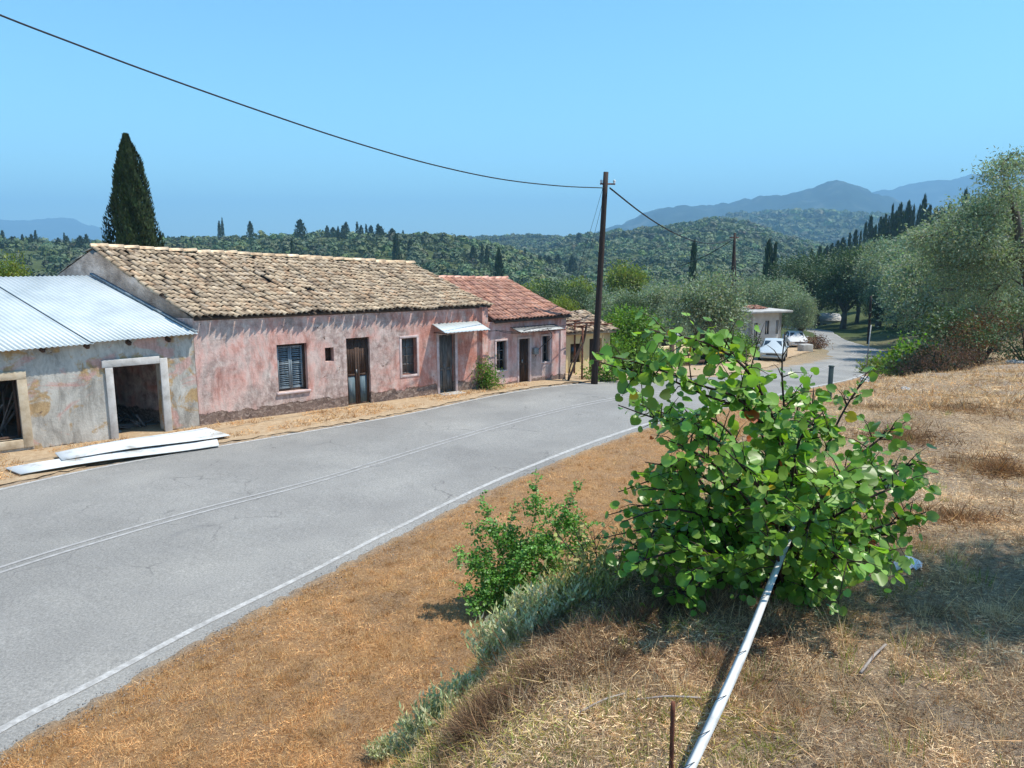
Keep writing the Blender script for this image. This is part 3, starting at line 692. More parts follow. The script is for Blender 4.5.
mb = MB(); corr(mb, (-2.36 - S0, -.22, 2.435), (.06 - S0, -.20, 2.475), (-1.72 - S0, 3, 3.88), (-4.06 - S0, 3, 3.885), .11, .012)
r2 = mb.build('overlapping_sheet', M['tin'], rf, smooth=True); so = r2.modifiers.new('s', 'SOLIDIFY'); so.thickness = .012
mb = MB(); mb.bar((.03 - S0, -.15, 2.515), (-1.68 - S0, 3.0, 3.925), .10, .05); mb.build('flashing', M['shutter'], rf)
mb = MB()
for k in range(12): x = -10.5 + k * .9; mb.bar((x - S0, -.1, 2.2 + k * .012), (x - 1.6 - S0, 3, 3.74), .07, .09)
mb.build('rafters', M['wood_brown'], h0)
surround(h0, -5.0 - S0, -3.88 - S0, .30, 1.68, .19, .04, M['yellow_trim'], name='window_surround')
mb = MB(); mb.box(-5.0 - S0, -3.88 - S0, .18, .24, .30, .36); mb.box(-3.95 - S0, -3.88 - S0, .18, .24, .36, 1.68); mb.box(-4.5 - S0, -4.44 - S0, .18, .24, .36, 1.68)
mb.build('window_frame', M['wood_brown'], h0)
mb = MB()   # door surround of pale stone
mb.box(-2.09 - S0, -1.92 - S0, -.05, .16, -.02, 1.78); mb.box(-.86 - S0, -.68 - S0, -.05, .16, -.02, 1.90); mb.box(-2.15 - S0, -.861 - S0, -.055, .16, 1.78, 1.96)
mb.build('door_surround', M['stone_trim'], h0, bevel=.01)
rg = random.Random(3); mb = MB()
for k in range(26):
    x = rg.uniform(-4.9, -4.0) - S0; y = rg.uniform(.7, 2.4); mb.bar((x, y, .05 + rg.uniform(0, .2)), (x + rg.uniform(-.8, .8), y + rg.uniform(-.4, .5), rg.uniform(.5, 1.7)), .05, .03)
o = mb.build('timber_debris', M['deadwood']); o.location = W(-3, 0); o.rotation_euler = (0, 0, HANG); tag(o, 'heap of broken timber seen through the stone-framed window', 'debris')
mb = MB()
for k in range(16):
    x = rg.uniform(-1.85, -1.0) - S0; y = rg.uniform(.6, 2.0); mb.bar((x, y, .04), (x + rg.uniform(-.5, .5), y + rg.uniform(-.3, .4), rg.uniform(.06, .4)), .09, .03)
o = mb.build('plank_debris', M['wood_grey']); o.location = W(-3, 0); o.rotation_euler = (0, 0, HANG); tag(o, 'broken planks lying inside the empty doorway', 'debris')

# --- small rose house with the red roof
h2 = empty('rose_house', W(9.3, 0), HANG, 'small rose plaster house with a red tiled roof beside the long pink house', 'house')
X2 = 9.3
holes = [(9.68 - X2 - .02, 10.09 - X2, .55, 1.54), (10.65 - X2 - .02, 11.1 - X2, -.08, 1.55), (11.69 - X2 - .02, 12.02 - X2, .67, 1.58)]
mb = MB(); wall_mb(mb, (.02, .03), (3.5, .03), -.35, 2.2, .35, holes)
wall_mb(mb, (3.5, .03), (2.6, 6), -.4, 2.2, .3); wall_mb(mb, (2.6, 6), (-2.4, 6), -.6, 2.2, .3)
gable_mb(mb, (3.5, .03), (2.6, 6), (3.05, 3.0), (2.2, 2.2), 3.36, .3)
mb.build('wall', M['rose'], h2)
PALR = [(1, 1, 1), (1.1, 1.05, 1.0), (.9, .85, .8), (1.2, 1.1, 1.0), (.8, .75, .75)]
E2 = ((.18, -.14, 2.25), (3.62, -.14, 2.28), (3.1, 3.0, 3.46), (.1, 3.0, 3.56))
mb = MB(); sheet(mb, [(p[0], p[1], p[2] - .03) for p in E2]); sheet(mb, [(-2.3, 6.2, 2.2), (2.7, 6.2, 2.2), (3.1, 3.01, 3.43), (.1, 3.01, 3.53)]); mb.build('roof_boards', M['under'], h2)
mb = MB(); tiled(mb, E2, 22, 10, .082, PALR, .45, 0, .02, .02, seed=21)
tiled(mb, ((2.7, 6.2, 2.24), (-2.3, 6.2, 2.24), (.1, 3.01, 3.56), (3.1, 3.01, 3.46)), 22, 9, .09, PALR, .45, 0, .02, .02, seed=22)
rf = mb.build('roof', M['tile_red'], h2); mb = MB(); ridge_tiles(mb, (.0, 3, 3.60), (3.1, 3, 3.49), 10, .1, [(1.5, 1.5, 1.5), (1.3, 1.2, 1.2)]); mb.build('ridge_tiles', M['tile_red'], rf)
def small_win(root, a0, a1, b0, b1, y=.18):
    mb = MB(); mb.box(a0, a1, y + .02, y + .03, b0, b1); xm = (a0 + a1) / 2; o = mb.build('window', M['glass'], root)
    mb = MB(); mb.box(a0, a0 + .04, y - .02, y + .02, b0, b1); mb.box(a1 - .04, a1, y - .02, y + .02, b0, b1); mb.box(xm - .018, xm + .018, y - .022, y + .02, b0, b1)
    for zz in np.linspace(b0, b1 - .035, 4): mb.box(a0 + .04, a1 - .04, y - .019, y + .018, zz, zz + .035)
    mb.build('window_frame', M['wood_grey'], o); surround(o, a0, a1, b0, b1, .06, -.01, M['pink_trim']); return o
small_win(h2, holes[0][0], holes[0][1], .55, 1.54); small_win(h2, holes[2][0], holes[2][1], .67, 1.58)
plank_door(h2, holes[1][0], holes[1][1], -.06, 1.55, .12, M['wood_brown'], M['wood_brown']); surround(h2, holes[1][0], holes[1][1], -.06, 1.55, .075, -.01, M['pink_trim'], sill=False, name='door_surround')
mb = MB(); mb.box(1.1, 2.3, -.5, 0.01, -.3, -.06); mb.box(1.25, 2.0, -.42, -.01, -.06, -.03); mb.build('doorstep', M['concrete'], h2, bevel=.02)
mb = MB(); n = 40; vs = []
for k in range(n + 1):
    x = .95 + 1.95 * k / n; hz = .012 * math.sin(k * PI / 1.5); vs += [(x, .02, 1.98 + hz), (x + .05, -.5, 1.84 + hz)]
mb.add(vs, [(2 * k, 2 * k + 1, 2 * k + 3, 2 * k + 2) for k in range(n)]); aw = mb.build('awning', M['steel'], h2); so = aw.modifiers.new('s', 'SOLIDIFY'); so.thickness = .008
mb = MB(); mb.bar((.95, -.46, 1.84), (2.98, -.5, 1.82), .03, .04)
for x in (1.0, 1.9, 2.8): mb.bar((x, .02, 1.78), (x + .02, -.5, 1.83), .03, .03)
mb.build('awning_frame', M['rust'], aw)
mb = MB(); mb.box(1.92, 2.12, -.10, .028, .98, 1.2); mb.build('meter_box', M['steel'], h2, bevel=.01)

# --- low yellow house behind the pole
h3 = empty('yellow_house', W(13.9, 1.6, -.5), HANG - .15, 'low yellow house with a clay tile roof behind the utility pole', 'house')
mb = MB(); wall_mb(mb, (0, 0), (2.4, 0), -.4, 1.85, .3, [(.5, 1.0, .7, 1.45), (1.4, 2.0, 0, 1.6)]); wall_mb(mb, (0, 4), (0, 0), -.4, 1.85, .3); wall_mb(mb, (2.4, 0), (2.4, 4), -.4, 1.85, .3); wall_mb(mb, (2.4, 4), (0, 4), -.4, 1.85, .3)
mb.build('wall', M['yellow_wall'], h3)
mb = MB(); tiled(mb, ((-.2, -.25, 1.9), (2.6, -.25, 1.9), (2.6, 2, 2.5), (-.2, 2, 2.5)), 14, 6, .1, PALR, .8, 0, .02, seed=31); tiled(mb, ((2.6, 4.25, 1.9), (-.2, 4.25, 1.9), (-.2, 2, 2.5), (2.6, 2, 2.5)), 14, 6, .1, PALR, .8, 0, .02, seed=32)
sheet(mb, [(-.15, -.2, 1.88), (2.55, -.2, 1.88), (2.55, 4.2, 1.88), (-.15, 4.2, 1.88)]); mb.build('roof', M['tile'], h3)
mb = MB(); mb.box(.5, 1.0, .12, .15, .7, 1.45); mb.build('window', M['glass'], h3); mb = MB(); mb.box(1.4, 2.0, .12, .16, 0, 1.6); mb.build('door', M['wood_brown'], h3)

# --- pale flat-roofed house by the bend
b = Py(768, 340, 62); gb = gz(b[0] - 1.5, b[1] + 2)
h4 = empty('flat_roofed_house', (Py(745, 340, 60)[0] + .35, 60, gb), R(20), 'pale grey flat-roofed house with dark windows beside the parked cars', 'house')
zt = Py(770, 312, 61)[2] - gb
mb = MB(); wall_mb(mb, (0, 0), (3.0, 0), -1, zt, .25, [(.4, .75, zt - 2.6, zt - .8), (1.45, 1.85, zt - 1.75, zt - .65), (2.5, 2.8, zt - 1.75, zt - .65)]); wall_mb(mb, (0, 5), (0, 0), -1, zt, .25); wall_mb(mb, (3.0, 0), (3.0, 5), -1, zt, .25, [(1.2, 2, zt - 1.8, zt - .7)]); wall_mb(mb, (3.0, 5), (0, 5), -1, zt, .25)
mb.build('wall', M['whitewash'], h4)
mb = MB(); mb.box(-.5, 3.5, -.7, 5.5, zt + .002, zt + .17); mb.build('roof_slab', M['concrete'], h4, bevel=.02)
mb = MB(); tiled(mb, ((.8, 1.0, zt + .17), (2.4, 1.0, zt + .17), (2.4, 2.5, zt + .35), (.8, 2.5, zt + .35)), 8, 4, .11, PALR, .9, .05, 0, seed=41); mb.build('stacked_tiles', M['tile_red'], h4)
for a, bb, c, d in ((.4, .75, zt - 2.6, zt - .8), (1.45, 1.85, zt - 1.75, zt - .65), (2.5, 2.8, zt - 1.75, zt - .65)):
    m_ = MB(); m_.box(a, bb, .1, .13, c, d); o = m_.build('window', M['glass'], h4); m_ = MB(); m_.box((a + bb) / 2 - .03, (a + bb) / 2 + .03, .06, .1, c, d); m_.box(a, a + .05, .06, .1, c, d); m_.build('window_frame', M['whitewash'], o)
# white house where the road vanishes
wy = 128; wx = Py(824, 320, wy)[0]; zb = Py(824, 333, wy)[2]
h5 = empty('white_cottage', (wx - .8, wy, zb), R(-8), 'distant white cottage with a pitched roof at the end of the road', 'house')
mb = MB(); wall_mb(mb, (0, 0), (3.4, 0), -2, 2.2, .3, [(.6, 1.2, .6, 1.6), (2.1, 2.8, 0, 1.7)]); wall_mb(mb, (0, 4), (0, 0), -2, 2.2, .3); wall_mb(mb, (3.4, 0), (3.4, 4), -2, 2.2, .3); wall_mb(mb, (3.4, 4), (0, 4), -2, 2.2, .3)
mb.build('wall', M['whitewash'], h5)
mb = MB(); sheet(mb, [(-.3, -.3, 2.15), (3.7, -.3, 2.15), (3.7, 2, 3.2), (-.3, 2, 3.2)], .12); sheet(mb, [(3.7, 4.3, 2.15), (-.3, 4.3, 2.15), (-.3, 2.01, 3.2), (3.7, 2.01, 3.2)], .12)
mb.build('roof', M['concrete'], h5); mb = MB(); mb.box(.6, 1.2, .1, .14, .6, 1.6); mb.build('window', M['glass'], h5); mb = MB(); mb.box(2.1, 2.8, .1, .14, 0, 1.7); mb.build('door', M['wood_brown'], h5)

# sandy shoulder
vs = []; nl_ = 12; ii_ = range(16, 215)
for i in ii_:
    t = RL[min(i + 1, len(RL) - 1)] - RL[i - 1]; nrm = np.array([-t[1], t[0]]) / np.linalg.norm(t)
    for k in range(nl_ + 1):
        d_ = .10 + .10 * math.sin(i * 1.7) * math.sin(i * .61) + (3.4 * k / nl_); p = RL[i] + nrm * d_; vs.append((p[0], p[1], 0))
vs = np.array(vs); vs[:, 2] = ground_z(vs[:, 0], vs[:, 1]) + .03; kk = np.arange(len(vs)) % (nl_ + 1); vs[kk == 0, 2] -= .01; vs[kk == nl_, 2] -= .07
n_ = nl_ + 1; F_ = np.array([[a * n_ + k, a * n_ + k + 1, (a + 1) * n_ + k + 1, (a + 1) * n_ + k] for a in range(len(ii_) - 1) for k in range(nl_)])[:, ::-1]
tag(link(bpy.data.objects.new('roadside_verge', mesh_np('roadside_verge', vs, F_, M['verge'], smooth=True))), kind='structure')

# ------------------------------------------------------------ metal sheets on the verge
def corr_sheet(name, quad, z, label, h=.03, grp=None):
    a, b_, c, d = [np.array(Pz(*q, z)) for q in quad]; n = 14; mb = MB(); vs = []
    for k in range(n * 4 + 1):
        t = k / (n * 4); p = a * (1 - t) + d * t; q = b_ * (1 - t) + c * t; hz = .012 * math.sin(t * n * 2 * PI)
        for s_ in np.linspace(0, 1, 9): r_ = p * (1 - s_) + q * s_; vs.append((r_[0], r_[1], r_[2] + hz + h * math.sin(s_ * 5)))
    mb.add(vs, [(9 * k + j, 9 * k + 9 + j, 9 * k + 10 + j, 9 * k + 1 + j) for k in range(n * 4) for j in range(8)])
    o = mb.build(name, M['white_tin'], smooth=True); so = o.modifiers.new('s', 'SOLIDIFY'); so.thickness = .01
    return tag(o, label, 'metal sheet', grp)
corr_sheet('corrugated_sheet', [(5, 468), (217, 438), (219, 444), (20, 474)], .09, 'long white corrugated sheet lying nearest the road on the verge')
corr_sheet('corrugated_sheet', [(55, 453), (206, 426.5), (230, 434), (62, 460)], .15, 'shorter white corrugated sheet lying on top, against the ruined wall')

# ------------------------------------------------------------ poles and wires
def pole(name, base, top, r0, r1, label):
    e = empty(name, base, 0, label, 'utility pole'); b_ = np.array(base); t_ = np.array(top) - b_
    mb = MB(); pts = [t_ * k / 8 for k in range(9)]; pts[0] = pts[0] - np.array([0, 0, .6]); mb.tube(pts, [r0 + (r1 - r0) * k / 8 for k in range(9)], 12)
    mb.build('shaft', M['pole'], e, smooth=True); return e
pb = Pz(594, 381, -.02); pt = Py(606, 172, pb[1] + .1)
p1 = pole('utility_pole', pb, pt, .125, .085, 'tall dark wooden utility pole standing in front of the yellow house')
tv = np.array(pt) - np.array(pb); k_ = tv * (1 - .055)
mb = MB(); mb.bar(k_ + np.array([-.18, -.05, 0]), k_ + np.array([.34, .05, 0]), .05, .05); mb.build('bracket', M['rust'], p1)
for dx in (-.14, .3):
    mb = MB(); mb.lathe(k_ + np.array([dx, -.02, .03]), (0, 0, 1), [(0, .03), (.04, .045), (.09, .04), (.11, .02)], 10); mb.build('insulator', M['whitewash'], p1)
b2 = Py(730, 300, 60); t2 = Py(735, 233, 60); b2 = (b2[0], 60, gz(b2[0], 60))
p2 = pole('utility_pole', b2, t2, .14, .1, 'leaning utility pole above the olive trees left of the flat-roofed house')
mb = MB(); mb.tube([np.array(Py(733, 252, 60)) - np.array(b2) + np.array([.12, 0, .6]), np.array([.9, .5, -.3])], [.05, .07], 8); mb.build('strut', M['pole'], p2)
mb = MB(); q_ = np.array(t2) - np.array(b2); mb.bar(q_ + np.array([-.4, 0, -.35]), q_ + np.array([.3, 0, -.35]), .08, .08); mb.build('bracket', M['rust'], p2)
b3 = Py(868, 345, 74); t3 = Py(871, 296, 74)
p3 = pole('utility_pole', (b3[0], 74, gz(b3[0], 74)), t3, .14, .1, 'dark utility pole against the shaded trees right of the far road')
def wire(pts, r, label, name='power_line'):
    mb = MB(); P = dens(np.array(pts, float), 8); mb.tube(P, r, 5); return tag(mb.build(name, M['black']), label, 'cable')
# main line: lies in one vertical plane through the pole and a point up the road
A_ = np.array(Py(604, 187, pb[1]))[:2]; B_ = np.array(Py(0, 15, 13.5))[:2]
def on_plane(u, v):
    r = ray(u, v); d = B_ - A_; n = np.array([-d[1], d[0]]); t = n.dot(A_) / (n[0] * r[0] + n[1] * r[1]); return (r[0] * t, r[1] * t, HC + r[2] * t)
wp = [on_plane(*q) for q in [(604, 188), (560, 186), (500, 179), (430, 164), (350, 141), (260, 111), (150, 72), (70, 42), (0, 15)]]
dd = np.array(wp[-1]) - np.array(wp[-2])
wp += [tuple(np.array(wp[-1]) + dd * k * 1.6 + np.array([0, 0, .05 * k * k])) for k in (1, 2, 3, 4, 5)]
wire(wp, .017, 'thick black power line sweeping from the upper left to the tall pole')
p_a = np.array(Py(610, 188, pb[1])); p_b = np.array(Py(733, 238, 60))
def sag(a, b_, s, n=9): return [tuple(a + (b_ - a) * k / (n - 1) - np.array([0, 0, s * 4 * (k / (n - 1)) * (1 - k / (n - 1))])) for k in range(n)]
wire(sag(p_a, p_b, 1.0), .03, 'power line dipping between the tall pole and the leaning pole')
wire(sag(np.array(Py(732, 240, 60)), np.array(Py(672, 268, 72)), .3), .035, 'service wire running down left from the leaning pole')
wire(sag(np.array(Py(871, 298, 74)), np.array(Py(925, 318, 50)), .5), .03, 'thin wire from the shaded pole into the hillside trees')
wire(sag(np.array(pt) - np.array([.03, .05, .25]), np.array(W(12.6, -.02, 2.15)), .1), .006, 'thin service wire from the pole top to the rose house corner', 'service_wire')
wire(sag(np.array(pt) - np.array([.0, .05, .5]), np.array(W(12.75, -.02, 2.0)), .35), .006, 'thin slack service wire just below the other one', 'service_wire')
wire([W(8.9, -.58, 1.99), W(9.6, -.3, 1.93), W(10.3, -.3, 1.86), W(11.2, -.55, 1.98), W(12.2, -.5, 1.95), W(13.1, -.3, 2.02), W(13.6, -.2, 1.9)], .012, 'black cable strung between the two tin awnings', 'service_cable')
wire([W(11.4, -.55, 1.93), W(11.75, -.4, 1.6), W(11.45, -.12, 1.2), W(11.3, -.04, .9)], .011, 'loose black cable drooping to the meter box', 'service_cable')
wire([W(9.2, -.55, 2.0), W(9.9, -.35, 1.84), W(10.6, -.4, 1.83), W(11.7, -.45, 1.9)], .01, 'slack grey cable under the awning cable', 'service_cable')

# rusty frame, its props and the dead vine leaning on the rose house corner
e = empty('pergola_frame', W(13.2, -.2, -.1), HANG, 'rusty iron pergola frame beside the rose house', 'pergola')
for x, y in ((.1, -.1), (1.3, 1.6)): m_ = MB(); m_.bar((x, y, -.3), (x, y, 1.95), .05, .05); m_.build('post', M['rust'], e)
m_ = MB()
for y in (-.1, .7, 1.6): m_.bar((-.15, y, 1.97), (1.6, y, 1.97), .04, .04)
m_.bar((.1, -.2, 1.93), (.1, 1.7, 1.93), .04, .04); m_.bar((1.3, -.2, 1.93), (1.3, 1.7, 1.93), .04, .04); m_.build('rail', M['rust'], e)
m_ = MB(); pts = [W(12.55, -.35, -.1), W(12.75, -.4, .35), W(13.0, -.35, .8), W(13.35, -.3, 1.3), W(13.5, -.3, 1.95)]; m_.tube(dens(np.array(pts), 5), .04, 7)
pts = [W(12.6, -.3, -.1), W(12.7, -.35, .5), W(13.1, -.3, 1.0), W(13.3, -.25, 1.5)]; m_.tube(dens(np.array(pts), 5), .022, 6); tag(m_.build('dead_vine', M['darkbark'], smooth=True), 'bare dark vine stem climbing at the right corner of the rose house', 'vine')

# ------------------------------------------------------------ leaf and tree generators
QUAD = (np.array([(0, 0, 0), (.5, .35, .06), (0, 1, 0), (-.5, .35, .06)]), np.array([[0, 1, 2, 3]]))
BLADE = (np.array([(-.5, 0, 0), (.5, 0, 0), (0, 1, 0)]), np.array([[0, 1, 2]]))
def rnd_unit(n, rg):
    v = rg.normal(size=(n, 3)); return v / np.linalg.norm(v, axis=1)[:, None]
def leaves(P, D, N, L, Wd, tmpl=QUAD):
    """P base points, D tip directions, N normals, L lengths, Wd widths -> verts, faces"""
    D = D / (np.linalg.norm(D, axis=1)[:, None] + 1e-9); X = np.cross(D, N); X /= np.linalg.norm(X, axis=1)[:, None] + 1e-9; Nn = np.cross(X, D)
    T, Fq = tmpl; n = len(P); L = np.broadcast_to(L, n)[:, None, None]; Wd = np.broadcast_to(Wd, n)[:, None, None]
    V = P[:, None] + X[:, None] * (T[None, :, 0:1] * Wd) + D[:, None] * (T[None, :, 1:2] * L) + Nn[:, None] * (T[None, :, 2:3] * Wd)
    F = (np.arange(n) * len(T))[:, None, None] + Fq[None]
    return V.reshape(-1, 3), F.reshape(-1, Fq.shape[1]), len(T)
def tints(n, k, rg, lo=.75, hi=1.25, hue=.08):
    b_ = rg.uniform(lo, hi, n)[:, None] * (1 + rg.normal(0, hue, (n, 3))); return np.repeat(np.clip(b_, .2, 2.2), k, axis=0)
def cloud_mesh(name, lobes, n, size, mat, seed, shell=.75, droop=0, aspect=.55, flat=.7):
    """crown of leaf-sized faces: lobes = [(centre, (rx, ry, rz))], leaves gather towards each lobe's skin in twig clumps"""
    rg = np.random.default_rng(seed); C = np.array([l[0] for l in lobes], float); Rr = np.array([l[1] for l in lobes], float)
    wgt = Rr.prod(1) ** (2 / 3); wgt /= wgt.sum(); ncl = max(4, n // 14); li = rg.choice(len(lobes), ncl, p=wgt)
    u = rnd_unit(ncl, rg); rr = (shell + (1 - shell) * rg.random(ncl)) * (1 + .16 * rg.normal(size=ncl)); rr = np.where(rg.random(ncl) < .25, rr * rg.uniform(.3, 1, ncl), rr)
    cc = C[li] + u * Rr[li] * rr[:, None]
    k = rg.integers(0, ncl, n); spread = size * 2.0
    P = cc[k] + rg.normal(0, spread, (n, 3)) * np.array([1, 1, .7])
    D = u[k] * .7 + rnd_unit(n, rg) * .8; D[:, 2] -= droop; N = rnd_unit(n, rg) + np.array([0, 0, flat])
    L = size * rg.uniform(.7, 1.4, n); V, F, q = leaves(P, D, N, L, L * aspect)
    ct = rg.uniform(.8, 1.2, ncl)[k]
    return mesh_np(name, V, F, mat, col=tints(n, q, rg) * np.repeat(ct, q)[:, None])
def crown_lobes(w, h, z0, n, rg, rr=(.28, .42)):
    out = []
    for i in range(n):
        a = rg.uniform(0, 2 * PI); q = math.sqrt(rg.uniform(0, 1)) * .68; zz = rg.uniform(0, 1)
        k = w / 2 * (1 - .35 * zz * zz) ; s = rg.uniform(*rr) * w * .5
        out.append(((math.cos(a) * q * k, math.sin(a) * q * k, z0 + h * (.18 + .68 * zz)), (s, s * rg.uniform(.8, 1.2), s * rg.uniform(.6, .9))))
    return out
def trunk_mesh(name, lobes, z0, r, rg, mat, lean=.1, split=None):
    mb = MB(); sp = split or z0 * .55; base = np.array([0, 0, -.4]); fork = np.array([rg.uniform(-lean, lean), rg.uniform(-lean, lean), sp])
    mid = fork * .5 + rg.normal(0, r * .3, 3)
    mb.tube([base, mid * np.array([1, 1, 1]), fork], [r * 1.35, r, r * .8], 9)
    for c, rr in lobes[::max(1, len(lobes) // 9)]:
        c = np.array(c, float); m1 = fork + (c - fork) * .4 + rg.normal(0, .12, 3) * np.linalg.norm(c - fork) * .5
        mb.tube([fork - (0, 0, r * .5), m1, fork + (c - fork) * .8, c], [r * .6, r * .36, r * .2, r * .06], 6)
    return mb.mesh(name, mat, True)
def make_tree(name, w, h, z0, n, size, mat, seed, label, cat, group=None, nl=16, r=.18, bark='bark', shell=.7, rr=(.28, .42), droop=.1, aspect=.5):
    rg = np.random.default_rng(seed); lb = crown_lobes(w, h - z0, z0, nl, rg, rr)
    e = empty(name, (0, 0, 0), 0, label, cat, group)
    link(bpy.data.objects.new('trunk', trunk_mesh('trunk', lb, z0 + (h - z0) * .3, r, rg, M[bark])), e)
    link(bpy.data.objects.new('crown', cloud_mesh('crown', lb, n, size, M[mat], seed + 1, shell, droop, aspect)), e)
    return e
def put(o, x, y, s=1, rz=None, dz=0, sz=None):
    o.location = (x, y, gz(x, y) + dz); o.rotation_euler = (0, 0, random.uniform(0, 6.28) if rz is None else rz); o.scale = (s, s, sz or s); return o
def put_px(o, u, Y, vtop, htree, wide=1.0, rz=None):
    """stand a tree at azimuth u and depth Y, scaled so that its top reaches pixel row vtop"""
    x = Py(u, vtop, Y)[0]; g = gz(x, Y); zt_ = Py(u, vtop, Y)[2]; s = max(.25, (zt_ - g) / htree)
    o.location = (x, Y, g); o.rotation_euler = (0, 0, random.uniform(0, 6.28) if rz is None else rz); o.scale = (s * wide, s * wide, s); return o

# far woods: one mass per hill
def near_road(x, y, m):
    dR, _ = poly_dist(RR, x, y); dL, _ = poly_dist(RL, x, y); return (dR < m) & (dL > -m)
def wood(name, r0, r1, a0, a1, spacing, crown, nq, qs, seed, hfac=.7):
    rg = np.random.default_rng(seed); n = int((a1 - a0) * PI / 180 * (r1 * r1 - r0 * r0) / 2 / (spacing ** 2))
    th = rg.uniform(a0, a1, n) * PI / 180; r = np.sqrt(rg.uniform(r0 * r0, r1 * r1, n)); x = np.sin(th) * r; y = np.cos(th) * r
    den = fbm(x, y, 45 * crown / 5, 3, seed); kp = rg.random(n) < np.clip(1.0 + den * 1.6, .15, 1); x, y = x[kp], y[kp]; n = len(x)
    z = ground_z(x, y); s = crown * rg.uniform(.55, 1.35, n) * .5
    k = np.repeat(np.arange(n), nq); m = len(k); u = rnd_unit(m, rg); u[:, 2] = np.abs(u[:, 2]) * 1.1 - .15
    P = np.stack([x, y, z + s * .55], 1)[k] + u * (s[k] * rg.uniform(.72, 1.08, m))[:, None] * np.array([1, 1, hfac * 1.25])
    D = np.cross(u, rnd_unit(m, rg)); N = u + rnd_unit(m, rg) * .65
    L = qs * rg.uniform(.7, 1.4, m) * (s[k] / crown * 2); V, F, q = leaves(P - D / (np.linalg.norm(D, axis=1)[:, None] + 1e-6) * L[:, None] * .5, D, N, L, L * .8)
    c = (rg.uniform(.8, 1.2, (n, 1)) * (1 + rg.normal(0, .09, (n, 3))) * (1 + .7 * fbm(x, y, 60 * crown / 5, 3, 99))[:, None] * np.where((rg.random(n) < .14)[:, None], np.array([1.25, 1.2, .8]), np.where((rg.random(n) < .2)[:, None], np.array([.5, .58, .6]), 1.0)))[k] * rg.uniform(.85, 1.15, m)[:, None]
    o = link(bpy.data.objects.new(name, mesh_np(name, V, F, M['wood_leaf'], col=np.repeat(np.clip(c, .3, 2), q, axis=0))))
    return o
tag(wood('valley_wood', 175, 330, -44, 40, 4.6, 5.0, 90, 1.0, 1), 'olive and evergreen wood filling the valley beyond the houses', 'woodland', kind='stuff')
tag(wood('left_hill_wood', 330, 620, -44, 22, 5.2, 5.2, 44, 1.35, 2), 'green wood covering the low hill left of the tall pole', 'woodland', kind='stuff')
tag(wood('right_hill_wood', 330, 480, 16, 44, 6.5, 6.5, 40, 1.8, 3), 'wood covering the right-hand ridge', 'woodland', kind='stuff')
tag(wood('middle_hill_wood', 620, 1500, -14, 36, 9.5, 8.6, 30, 2.5, 4, .6), 'bluish green wood covering the broad middle hill below the mountains', 'woodland', kind='stuff')
tag(wood('far_slope_wood', 1500, 2600, -5, 38, 24, 22, 24, 7.5, 5, .5), 'hazy blue wood on the slopes under the mountains', 'woodland', kind='stuff')
tag(wood('far_left_wood', 620, 1500, -44, -14, 16, 11, 20, 3.6, 6, .55), 'distant wood behind the left hill', 'woodland', kind='stuff')

# ------------------------------------------------------------ individual trees
G_OL = 'olive and evergreen trees filling the near valley'
olA = make_tree('olive_tree', 5.6, 5.2, 1.2, 17000, .135, 'olive', 100, 'x', 'tree', nl=26, rr=(.2, .34))
olB = make_tree('olive_tree', 6.2, 4.8, 1.0, 17000, .135, 'olive', 110, 'x', 'tree', nl=30, rr=(.2, .32))
olC = make_tree('evergreen_tree', 5.4, 5.6, .8, 16000, .145, 'olive_dark', 120, 'x', 'tree', nl=18, rr=(.32, .48))
ylA = make_tree('broadleaf_tree', 4.2, 5.6, 1.2, 12000, .15, 'yelgreen', 130, 'x', 'tree', nl=14)
used = set()
def inst(src, label, cat='tree', group=None):
    if src.name not in used: used.add(src.name); o = src
    else: o = copy_tree(src)
    o['label'] = label; o['category'] = cat
    if group: o['group'] = group
    elif 'group' in o: del o['group']
    return o
H = {'A': 5.0, 'B': 4.6, 'C': 5.4, 'Y': 5.4}; SRC = {'A': olA, 'B': olB, 'C': olC, 'Y': ylA}
